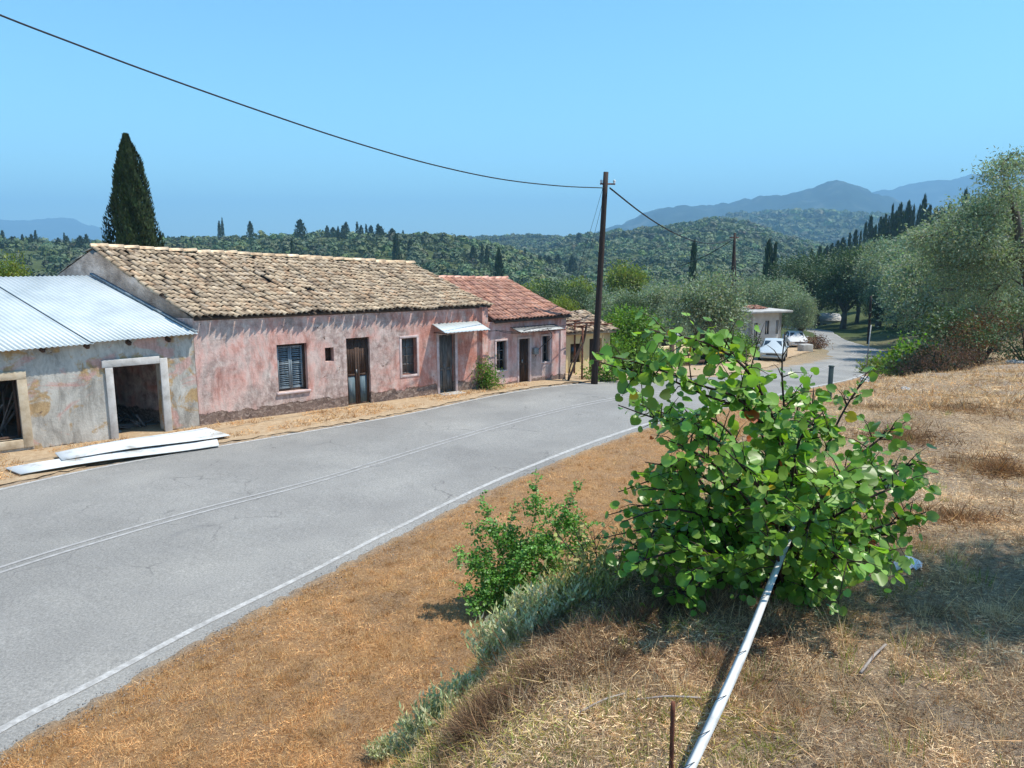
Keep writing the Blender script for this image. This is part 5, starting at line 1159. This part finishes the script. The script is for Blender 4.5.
# ------------------------------------------------------------ foreground shrubs with real leaves
ROUND = (np.array([(0, .06, 0), (.22, -.04, .05), (.44, .10, .10), (.53, .38, .12), (.44, .68, .10), (.22, .90, .04), (0, 1.0, -.02), (-.22, .90, .04), (-.44, .68, .10), (-.53, .38, .12), (-.44, .10, .10), (-.22, -.04, .05)]),
         np.array([[0, 1, 2, 3, 4, 5, 6], [0, 6, 7, 8, 9, 10, 11]]))
OVAL = (np.array([(0, 0, 0), (.32, .22, .08), (.40, .5, .10), (.22, .82, .05), (0, 1.0, -.04), (-.22, .82, .05), (-.40, .5, .10), (-.32, .22, .08)]), np.array([[0, 1, 2, 3, 4], [0, 4, 5, 6, 7]]))
def leafy_stems(stems, twigs, leaf_gap, size, rg, r0=.012, tw_len=.35, flat=.8, petiole=.02, reach=None):
    """stems: list of polylines -> branch MB, leaf base points, directions, normals, sizes"""
    mb = MB(); LP = []; LD = []; LN = []; LS = []
    def run(P, r, leaf_from, sz):
        seg = np.linalg.norm(np.diff(P, axis=0), axis=1); cum = np.concatenate([[0], np.cumsum(seg)]); L = cum[-1]
        mb.tube(P, list(np.linspace(r, r * .25, len(P))), 5)
        s = leaf_from * L; k = 0
        while s < L:
            p = np.array([np.interp(s, cum, P[:, j]) for j in range(3)]); q = np.array([np.interp(min(s + .03, L), cum, P[:, j]) for j in range(3)]); d = q - p
            if np.linalg.norm(d) < 1e-5: d = P[-1] - P[-2]
            d = d / np.linalg.norm(d); side = np.cross(d, (0, 0, 1)); side /= np.linalg.norm(side) + 1e-6
            sg = 1 if k % 2 else -1; ld = d * .45 + side * sg * .9 + rg.normal(0, .28, 3) + np.array([0, 0, -.30])
            nn = np.array([0, 0, flat]) + rg.normal(0, .45, 3) + side * sg * .1 + np.array([.1, -.75, 0])
            ld /= np.linalg.norm(ld); LP.append(p + ld * petiole); LD.append(ld); LN.append(nn); LS.append(sz * rg.uniform(.45, 1.25) * (1 - .35 * max(0, s / L - .7) / .3)); s += leaf_gap * rg.uniform(.7, 1.3); k += 1
    for P in stems:
        P = dens(np.array(P, float), 6); L = len(P); run(P, r0, .3, size)
        for t in range(twigs):
            fr = rg.uniform(.15, .97 if reach is None else reach); i = int(fr * (L - 1)); p = P[i]; d = P[min(i + 1, L - 1)] - P[max(i - 1, 0)]; d /= np.linalg.norm(d)
            dd = d * .5 + rnd_unit(1, rg)[0] * .8 + np.array([0, 0, .22]); dd /= np.linalg.norm(dd); l = tw_len * rg.uniform(.5, 1.2) * (1 - (.0 if reach is None else .75) * max(0, fr - .35))
            run(np.array([p, p + dd * l * .5 + (0, 0, .01), p + dd * l + np.array([0, 0, -.08 * l])]), r0 * .35, .12, size * .92)
    return mb, np.array(LP), np.array(LD), np.array(LN), np.array(LS)
def build_leafy(name, base, stems, twigs, gap, size, tmpl, mat, seed, label, leafw=1.0, odd=0, r0=.012, tw=.35, flat=.8, petiole=.02, cat='shrub', prune=None, reach=None):
    rg = np.random.default_rng(seed); b_ = np.array(base, float); st = [[np.array(p) - b_ for p in s] for s in stems]
    mb, LP, LD, LN, LS = leafy_stems(st, twigs, gap, size, rg, r0, tw, flat, petiole, reach)
    e = empty(name, base, 0, label, cat); mb.build('branches', M['darkbark'], e, smooth=True)
    if prune is not None: k_ = prune(LP + b_); LP, LD, LN, LS = LP[k_], LD[k_], LN[k_], LS[k_]
    V, F, q = leaves(LP, LD, LN, LS, LS * leafw * rg.uniform(.8, 1.12, len(LS)), tmpl); n = len(LP); c = tints(n, 1, rg, .68, 1.4, .07) * np.where(rg.random(n) < .18, 1.3, 1.0)[:, None]
    if odd:
        o_ = rg.random(n); c[o_ < odd] = np.array([3.6, 1.35, .5]); c[o_ < odd * .45] = np.array([3.0, .35, .6])
    link(bpy.data.objects.new('leaves', mesh_np('leaves', V, F, M[mat], col=np.repeat(c, q, axis=0))), e); return e, n
g0 = G(785, 590); Yb = g0[1]
B0 = (g0[0], g0[1], g0[2] - .03)
def S_(*pts): return [B0] + [Py(u, v, Yb + d) for u, v, d in pts]
stems = [
    S_((800, 520, -.1), (790, 455, -.15), (752, 415, -.2), (705, 395, -.25), (662, 377, -.3), (620, 368, -.32), (594, 360, -.34)),
    S_((795, 500, -.05), (775, 425, -.1), (755, 375, -.1), (725, 350, -.15), (690, 345, -.2), (655, 338, -.2)),
    S_((790, 490, .05), (785, 420, 0), (782, 370, 0), (785, 332, 0)),
    S_((810, 500, .1), (830, 440, .1), (850, 400, .15), (868, 376, .2)),
    S_((815, 510, 0), (850, 465, 0), (885, 435, .05), (912, 418, .1)),
    S_((820, 530, -.1), (865, 500, -.15), (905, 485, -.1), (930, 484, -.1)),
    S_((820, 545, -.1), (870, 530, -.2), (905, 520, -.2), (926, 512, -.2)),
    S_((815, 560, -.2), (855, 560, -.35), (890, 560, -.4), (905, 556, -.4)),
    S_((765, 530, -.1), (725, 490, -.2), (685, 470, -.2), (645, 462, -.25)),
    S_((750, 540, -.1), (700, 515, -.2), (660, 510, -.25), (622, 522, -.25)),
    S_((745, 560, -.2), (690, 550, -.3), (645, 560, -.35), (612, 575, -.35)),
    S_((755, 520, .1), (725, 460, .1), (690, 425, .1), (655, 410, .1), (632, 402, .1)),
    S_((790, 520, .3), (790, 450, .4), (800, 400, .5), (812, 375, .5)),
    S_((770, 520, .3), (740, 460, .4), (715, 430, .5), (700, 420, .5)),
    S_((810, 540, .3), (845, 490, .5), (880, 470, .6), (900, 465, .6)),
    S_((780, 540, -.3), (765, 500, -.5), (745, 470, -.6), (725, 450, -.6)),
    S_((800, 550, -.3), (815, 510, -.5), (835, 480, -.6), (850, 465, -.6)),
    S_((780, 570, -.35), (775, 545, -.5), (760, 530, -.6)),
    S_((810, 580, -.3), (830, 560, -.5), (845, 560, -.6), (855, 580, -.6)),
    S_((760, 575, -.25), (725, 560, -.4), (700, 570, -.45), (685, 590, -.45)),
    S_((785, 500, -.1), (735, 455, -.15), (690, 425, -.2), (655, 418, -.25), (618, 405, -.25)), S_((780, 470, -.1), (745, 405, -.2), (700, 385, -.3), (645, 365, -.35), (592, 352, -.35)), S_((780, 450, -.1), (750, 375, -.2), (710, 345, -.25), (672, 335, -.3), (648, 330, -.3)),
    S_((755, 540, .0), (705, 490, -.05), (665, 478, -.1), (618, 492, -.1)), S_((745, 550, .1), (690, 510, .1), (648, 505, .1), (608, 515, .05)), S_((740, 560, 0), (695, 535, -.05), (655, 528, -.1), (602, 538, -.1)), S_((745, 565, .1), (700, 555, .1), (660, 560, .1), (622, 570, .05)), S_((740, 540, .2), (700, 480, .25), (670, 455, .3)), S_((760, 570, -.1), (720, 580, -.2), (690, 590, -.25), (668, 596, -.25)),
    S_((810, 550, 0), (845, 545, -.1), (880, 535, -.15), (905, 540, -.15)), S_((830, 520, .15), (870, 490, .2), (900, 470, .25), (920, 460, .25)), S_((790, 585, -.15), (815, 590, -.25), (840, 595, -.3)),
    S_((740, 545, -.1), (690, 500, -.15), (665, 490, -.2), (640, 490, -.2)), S_((735, 560, -.1), (690, 530, -.1), (650, 545, -.15), (618, 552, -.15)),
    S_((760, 520, -.2), (720, 470, -.3), (690, 450, -.3), (668, 440, -.35)), S_((770, 520, 0), (735, 440, .05), (700, 415, .1), (672, 425, .1)), S_((790, 500, -.2), (800, 440, -.3), (825, 410, -.3)), S_((800, 520, -.3), (840, 500, -.45), (870, 470, -.5)),
    S_((740, 560, .1), (700, 540, .15), (660, 535, .15), (630, 545, .1)),
    S_((800, 470, .1), (815, 420, .1), (800, 385, .1)), S_((770, 470, .1), (760, 430, .2), (745, 395, .2)),
]
def keep_leaf(P):
    # the shrub is thin on top over the lay-by and parted where the strip runs through it
    d = P - np.array([0, 0, HC]); dep = d[:, 1] * CP - d[:, 2] * SP; u = 512 + FPX * d[:, 0] / dep; v = 384 - FPX * (d[:, 1] * SP + d[:, 2] * CP) / dep
    sx = np.interp(v, [520, 590, 655], [795, 768, 742])
    return ~((np.abs(u - sx) < 11) & (v > 522) & (P[:, 1] < 3.75)) & ~((u > 750) & (u < 800) & (v < 368) & (v > 336)) & ~((u > 800) & (u < 890) & (v < 362)) & (u < 936)
sh1, nlv = build_leafy('judas_tree_shrub', B0, stems, 17, .036, .060, ROUND, 'cercis', 500, 'big round-leaved green shrub swallowing the end of the white strip', 1.05, .012, .010, .25, .55, .02, prune=keep_leaf, reach=.86)
print('leaves', nlv)
# lower elm-like shrub on the bank
g1 = G(506, 618); B1 = (g1[0] + .05, g1[1] + .25, gz(g1[0] + .05, g1[1] + .25) - .05); Y1 = B1[1]
def S1(*pts): return [B1] + [Py(u, v, Y1 + d) for u, v, d in pts]
stems = [S1((505, 570, 0), (492, 530, 0), (480, 492, 0)), S1((520, 560, .1), (535, 515, .1), (536, 466, .1)), S1((500, 590, -.1), (478, 570, -.15), (452, 549, -.2)),
         S1((500, 600, -.2), (480, 592, -.2), (462, 585, -.25)), S1((495, 605, -.2), (478, 608, -.3), (466, 600, -.3)), S1((530, 560, .2), (560, 520, .3), (585, 478, .3)), S1((540, 580, .2), (570, 545, .3), (596, 520, .3)),
         S1((510, 570, .2), (510, 530, .2), (515, 498, .2)), S1((500, 580, 0), (485, 550, 0), (470, 520, 0)), S1((515, 580, -.2), (520, 560, -.3), (530, 545, -.3)), S1((530, 580, 0), (550, 560, 0), (565, 545, .1)), S1((525, 600, -.2), (545, 590, -.3), (560, 585, -.3)),
         S1((500, 595, .1), (485, 578, .2), (475, 560, .2)), S1((520, 570, .4), (540, 530, .5), (560, 500, .5))]
build_leafy('elm_shrub', B1, stems, 46, .018, .047, OVAL, 'elm', 510, 'feathery small-leaved green shrub on the bank by the road verge', .95, 0, .005, .17, .7, .004)
el = [(np.array(Py(u, v, Y1 + d)) - np.array(B1), (q, q * .8, q * .85)) for u, v, d, q in ((500, 575, 0, .17), (525, 560, .1, .17), (488, 590, -.15, .13), (545, 545, .2, .15), (510, 540, .1, .13), (570, 525, .3, .14), (478, 560, -.1, .10), (535, 590, -.1, .13), (495, 530, 0, .08), (535, 505, .1, .08), (560, 570, .1, .12), (585, 550, .2, .12))]
link(bpy.data.objects.new('inner_leaves', cloud_mesh('inner_leaves', el, 8000, .038, M['elm'], 513, .5, .1, .7)), bpy.data.objects['elm_shrub'])
# small green sprig (behind) and weeds
x, y, z = G(600, 585); 
stems = [[(x, y, z), Py(600 + a, 560, y), Py(600 + a * 2.2, 530 - abs(a) * .2, y + .05)] for a in (-22, -12, -3, 8, 18, 28)]
build_leafy('bank_weed', (x, y, z), stems, 7, .03, .04, OVAL, 'weed', 512, 'yellowish green weeds between the two green shrubs', .7, 0, .006, .16, .6, .004, 'plant')

# ------------------------------------------------------------ pale sage plants: upright stems with narrow leaves
def sage(u, v, w_, h_, n, seed, label, mat='sage'):
    x, y, z = G(u, v); rg = np.random.default_rng(seed); e = empty('sage_plant', (x, y, z), 0, label, 'plant'); m_ = MB(); P = []; D = []
    for k in range(n):
        a = rg.uniform(0, 2 * PI); q = math.sqrt(rg.random()) ; bx, by = math.cos(a) * q * w_ * .35, math.sin(a) * q * w_ * .22; bz = gz(x + bx, y + by) - z
        top = np.array([bx * 1.5 + rg.normal(0, .03), by * 1.5 + rg.normal(0, .03), bz + h_ * rg.uniform(.5, 1) * (1 - .35 * q)]); b_ = np.array([bx, by, bz - .02])
        m_.tube([b_, (b_ + top) / 2 + rg.normal(0, .01, 3), top], [.003, .002, .001], 3, cap=False)
        for t in np.linspace(.15, 1, 12): P.append(b_ + (top - b_) * t); d = rnd_unit(1, rg)[0] * .8; d[2] = abs(d[2]) + .5; D.append(d)
    m_.build('stems', M['sage'], e); P = np.array(P); D = np.array(D); nn = len(P)
    V, F, q = leaves(P, D, rnd_unit(nn, rg) + (0, 0, .5), rg.uniform(.022, .045, nn), rg.uniform(.006, .011, nn) * 1.3); link(bpy.data.objects.new('leaves', mesh_np('leaves', V, F, M[mat], col=tints(nn, q, rg, .75, 1.25))), e)
sage(528, 632, .6, .28, 320, 1, 'pale sage-green plant in front of the feathery shrub')
sage(435, 728, .45, .22, 230, 3, 'low sage-green plant at the bottom of the bank edge')
sage(392, 755, .45, .2, 220, 4, 'sage-green plant lowest on the bank edge')
sage(585, 600, .45, .26, 140, 5, 'pale green plant at the foot of the big shrub, left side', 'weed')

# ------------------------------------------------------------ grass and straw
def patch(name, pts_xy, hgt, wd, lay, cols, seed, mat='straw', label=None, dz=-.005, bend=.6):
    rg = np.random.default_rng(seed); x, y = pts_xy; n = len(x); z = ground_z(x, y) + dz
    P = np.stack([x, y, z], 1); a = rg.uniform(0, 2 * PI, n)
    h = hgt * rg.uniform(.4, 1.3, n) * np.clip(1 + 1.2 * fbm(x, y, .16, 3, seed + 50), .35, 1.7); up = np.where(rg.random(n) < lay, rg.uniform(.0, .25, n), rg.uniform(.5, 2.0, n))
    D = np.stack([np.cos(a), np.sin(a), up], 1); N = rnd_unit(n, rg); P[:, 2] += np.where(up < .3, rg.uniform(.003, .03, n), 0)
    V, F, q = leaves(P, D, N, h, wd * rg.uniform(.6, 1.5, n), BLADE)
    c = np.array(cols)[rg.integers(0, len(cols), n)] * rg.uniform(.75, 1.25, n)[:, None] * np.clip(1 + .8 * fbm(x, y, .25, 4, seed + 70), .5, 1.35)[:, None]
    o = link(bpy.data.objects.new(name, mesh_np(name, V, F, M[mat], col=np.repeat(c, q, axis=0)))); return tag(o, label, 'grass', kind='stuff')
def sample(n, box, cond, rg, dens_fn=None):
    X = []; Y = []; tot = 0
    while tot < n:
        x = rg.uniform(box[0], box[1], n * 2); y = rg.uniform(box[2], box[3], n * 2); k = np.abs(x) < .72 * y + .6; x, y = x[k], y[k]
        p = (np.clip(3.0 / y, .1, 1)) ** 1.3; k = rg.random(len(x)) < p; x, y = x[k], y[k]
        dR, _ = poly_dist(RR, x, y); dL, _ = poly_dist(RL, x, y); k = cond(x, y, dR, dL); X.append(x[k]); Y.append(y[k]); tot += k.sum()
    x = np.concatenate(X)[:n]; y = np.concatenate(Y)[:n]; return x, y
rg = np.random.default_rng(900)
OR = [(.88, .66, .45), (1.0, .82, .58), (.76, .54, .36), (1.15, 1.02, .8), (.44, .29, .19), (.6, .42, .28)]
ST = [(.95, .92, .90), (1.15, 1.12, 1.08), (.62, .54, .52), (.85, .74, .64), (.42, .34, .33), (1.35, 1.35, 1.32)]
x, y = sample(270000, (-6, 9, 3.5, 22), lambda x, y, r, l: (r > .05 + .12 * rg.random(len(x))) & (r < 5.6), rg)
patch('verge_grass', (x, y), .06, .0042, .4, OR, 1, label='short orange dry grass on the near road verge')
x, y = sample(260000, (-2.5, 9, 1.5, 13), lambda x, y, r, l: (r > 5.0), rg)
patch('straw_litter', (x, y), .042, .0026, .8, ST, 2, label='dry straw litter lying over the plateau')
x, y = sample(26000, (-2, 5, 1.6, 6), lambda x, y, r, l: (r > 4.4) & (r < 6.9) & (fbm(x, y, .6, 3, 5) > -.15), rg)
patch('weed_cover', (x, y), .06, .004, .3, [(1, 1, .8), (.8, .95, .6), (1.3, 1.15, .9), (1.4, 1.1, .8)], 3, 'weed', 'yellow-green weeds mixed into the dry grass along the brink')
x, y = sample(6000, (-1.5, 4, 1.8, 5.5), lambda x, y, r, l: (r > 4.8) & (r < 7.6), rg)
patch('dead_stalks', (x, y), .15, .0025, .3, [(.5, .34, .28), (.38, .25, .22), (.8, .62, .5), (1.1, 1, .85)], 4, label='thin dead brown stalks standing along the brink')
x, y = sample(26000, (4, 26, 8, 42), lambda x, y, r, l: (r > .2) & (x < .72 * y), rg)
patch('plateau_grass', (x, y), .12, .010, .4, ST + OR, 5, label='dry grass over the far part of the plateau')
rg2 = np.random.default_rng(31); x = rg2.uniform(-12, 4.2, 90000); y = rg2.uniform(13, 29, 90000)
dL, _ = poly_dist(RL, x, y); fs = .618 * (-1) * (x - OX) + .786 * (y - OY); k = (dL < -.35) & (fs < -.12) & (fbm(x, y, .9, 3, 7) > -.12); x, y = x[k], y[k]
patch('house_verge_grass', (x, y), .12, .012, .45, OR, 6, label='dry orange grass between the houses and the road', dz=.03)

def around(u, v, rad_, n, rg):
    x0, y0, _ = G(u, v); a = rg.uniform(0, 2 * PI, n); q = np.abs(rg.normal(0, .55, n)) * rad_; return x0 + np.cos(a) * q * 1.3, y0 + np.sin(a) * q
xs_, ys_ = zip(*[around(u, v, q, n, rg) for u, v, q, n in ((505, 700, .22, 5000), (540, 680, .16, 3000), (470, 735, .2, 3000), (700, 660, .3, 3500), (640, 620, .25, 4000), (720, 610, .25, 4000), (770, 640, .2, 2500), (560, 640, .2, 2500), (620, 660, .2, 2000))])
patch('dark_litter', (np.concatenate(xs_), np.concatenate(ys_)), .075, .0035, .45, [(.30, .24, .24), (.42, .33, .30), (.22, .17, .17), (.75, .68, .62)], 8, label='dark grey-brown dead leaves and stalks heaped along the brink')
xs_, ys_ = zip(*[around(u, v, q, n, rg) for u, v, q, n in ((900, 440, .5, 2500), (960, 410, .8, 3000), (1000, 470, .4, 2500), (950, 520, .3, 2000), (880, 410, .6, 2000))])
patch('dark_litter', (np.concatenate(xs_), np.concatenate(ys_)), .09, .006, .5, [(.35, .27, .22), (.5, .38, .28), (.25, .18, .15)], 9, label='dark brown weed remains scattered over the plateau')
def tufts(name, ncl, nb, box, cond, hgt, wd, spread, cols, seed, label, mat='straw'):
    rg = np.random.default_rng(seed); cx_, cy2 = sample(ncl, box, cond, rg); k = np.repeat(np.arange(ncl), nb); n = len(k); sc = rg.uniform(.4, 1.2, ncl)
    x = cx_[k] + rg.normal(0, spread, n) * sc[k]; y = cy2[k] + rg.normal(0, spread, n) * sc[k]; z = ground_z(x, y) - .004
    D = np.stack([(x - cx_[k]) * 7 + rg.normal(0, .25, n), (y - cy2[k]) * 7 + rg.normal(0, .25, n), np.ones(n)], 1); h = hgt * sc[k] * rg.uniform(.4, 1.2, n)
    V, F, q = leaves(np.stack([x, y, z], 1), D, rnd_unit(n, rg), h, wd, BLADE); c = np.array(cols)[rg.integers(0, len(cols), ncl)][k] * rg.uniform(.7, 1.3, n)[:, None]
    return tag(link(bpy.data.objects.new(name, mesh_np(name, V, F, M[mat], col=np.repeat(c, q, axis=0)))), label, 'grass', kind='stuff')
tufts('grass_tufts', 2600, 30, (-6, 9, 3.5, 20), lambda x, y, r, l: (r > .1) & (r < 5.6), .10, .0045, .04, [(1.0, .86, .66), (1.15, 1.05, .85), (.85, .66, .46), (.6, .44, .3)], 71, 'taller golden tufts of dry grass standing on the mown verge')
tufts('grass_tufts', 900, 34, (-2, 12, 1.7, 16), lambda x, y, r, l: (r > 5.2), .10, .003, .03, ST, 72, 'pale dry grass tufts standing on the plateau')
tufts('grass_tufts', 160, 26, (-1.5, 6, 1.8, 9), lambda x, y, r, l: (r > 5.0) & (r < 7.5), .09, .004, .03, [(.8, .95, .6), (1, 1, .7), (.6, .75, .45)], 73, 'small green weed tufts along the brink', 'weed')
rg = np.random.default_rng(66); x, y = sample(3000, (-6, 8, 3.5, 20), lambda x, y, r, l: (r > -.10) & (r < .30 + .5 * rg.random(len(x)) ** 3), rg)
M['grit'] = mat_noise('grey_brown_grit', [(.3, (.12, .10, .08)), (.7, (.34, .30, .25))], 20)
patch('gravel', (x, y), .018, .016, 1, [(1, 1, 1)], 12, 'grit', 'loose pale grit along the crumbling edge of the asphalt', dz=.012)
# stones, litter
def rock(u, v, s, seed, label, mat='rock', fl=.5):
    x, y, z = G(u, v); rg = np.random.default_rng(seed); import bmesh
    bm = bmesh.new(); bmesh.ops.create_icosphere(bm, subdivisions=3, radius=s)
    for q in bm.verts:
        n_ = q.co.normalized(); f = 1 + .22 * math.sin(n_.x * 5 + seed) * math.cos(n_.y * 4 + seed * 2) + .12 * math.sin(n_.z * 9 + n_.x * 7); f = f * (1 + .05 * math.sin(n_.x * 23 + n_.y * 19)); q.co *= f; q.co.z *= fl
    me = bpy.data.meshes.new('rock'); bm.to_mesh(me); bm.free(); me.materials.append(M[mat]); o = link(bpy.data.objects.new('rock', me)); o.location = (x, y, z + s * fl * .4); return tag(o, label, 'rock')
rock(868, 382, .13, 1, 'pale limestone rock below the dark tussock, left one'); rock(879, 377, .10, 2, 'pale rock just right of the left rock'); rock(905, 390, .07, 3, 'small pale stone right of the rocks'); rock(1015, 363, .22, 4, 'flat pale rock at the right edge of the plateau', fl=.3)
x, y, z = G(903, 571); rg = np.random.default_rng(2); m_ = MB(); n = 14; vs = []
for i in range(n):
    for j in range(n): a, b_ = i / (n - 1) - .5, j / (n - 1) - .5; vs.append((a * .2 * (1 - .5 * abs(b_)), b_ * .11 * (1 - .4 * abs(a)), max(.0, .05 * (1 - 3 * (a * a + b_ * b_))) + rg.uniform(0, .018)))
m_.add(vs, [(i * n + j, i * n + j + 1, i * n + n + j + 1, i * n + n + j) for i in range(n - 1) for j in range(n - 1)]); o = m_.build('plastic_bag', M['plastic']); o.location = (x, y, z + .005); tag(o, 'crumpled pale blue plastic bag in the shade right of the big shrub', 'litter')
def stick(u0, v0, u1, v1, r_, label, mat='deadwood'):
    a = np.array(G(u0, v0)); b_ = np.array(G(u1, v1)); m_ = MB(); mid = (a + b_) / 2 + (0, 0, .03); m_.tube(dens(np.array([a + (0, 0, .02), mid, b_ + (0, 0, .02)]) - a, 5), r_, 6); o = m_.build('dry_stick', M[mat]); o.location = tuple(a); tag(o, label, 'stick')
stick(636, 706, 700, 704, .004, 'dry stick lying behind the rusty rod'); stick(580, 720, 625, 700, .004, 'short dry stick left of the rusty rod'); stick(860, 680, 885, 650, .006, 'bleached curved twig on the straw near the shade')

# ------------------------------------------------------------ haze: one closed box round everything
m = bpy.data.materials.new('haze_air'); m.use_nodes = True; t = m.node_tree; t.nodes.remove(t.nodes['Principled BSDF'])
pv = t.nodes.new('ShaderNodeVolumePrincipled'); pv.inputs['Color'].default_value = (.36, .70, 1, 1); pv.inputs['Density'].default_value = 2.4e-4; pv.inputs['Anisotropy'].default_value = 0
t.links.new(pv.outputs[0], t.nodes['Material Output'].inputs['Volume'])
zlo = float(GZ.min()) - 3; zhi = float(GZ.max()) + 30
m_ = MB(); m_.box(-10000, 10000, -10000, 10000, zlo, zhi); tag(m_.build('haze', m), kind='stuff')
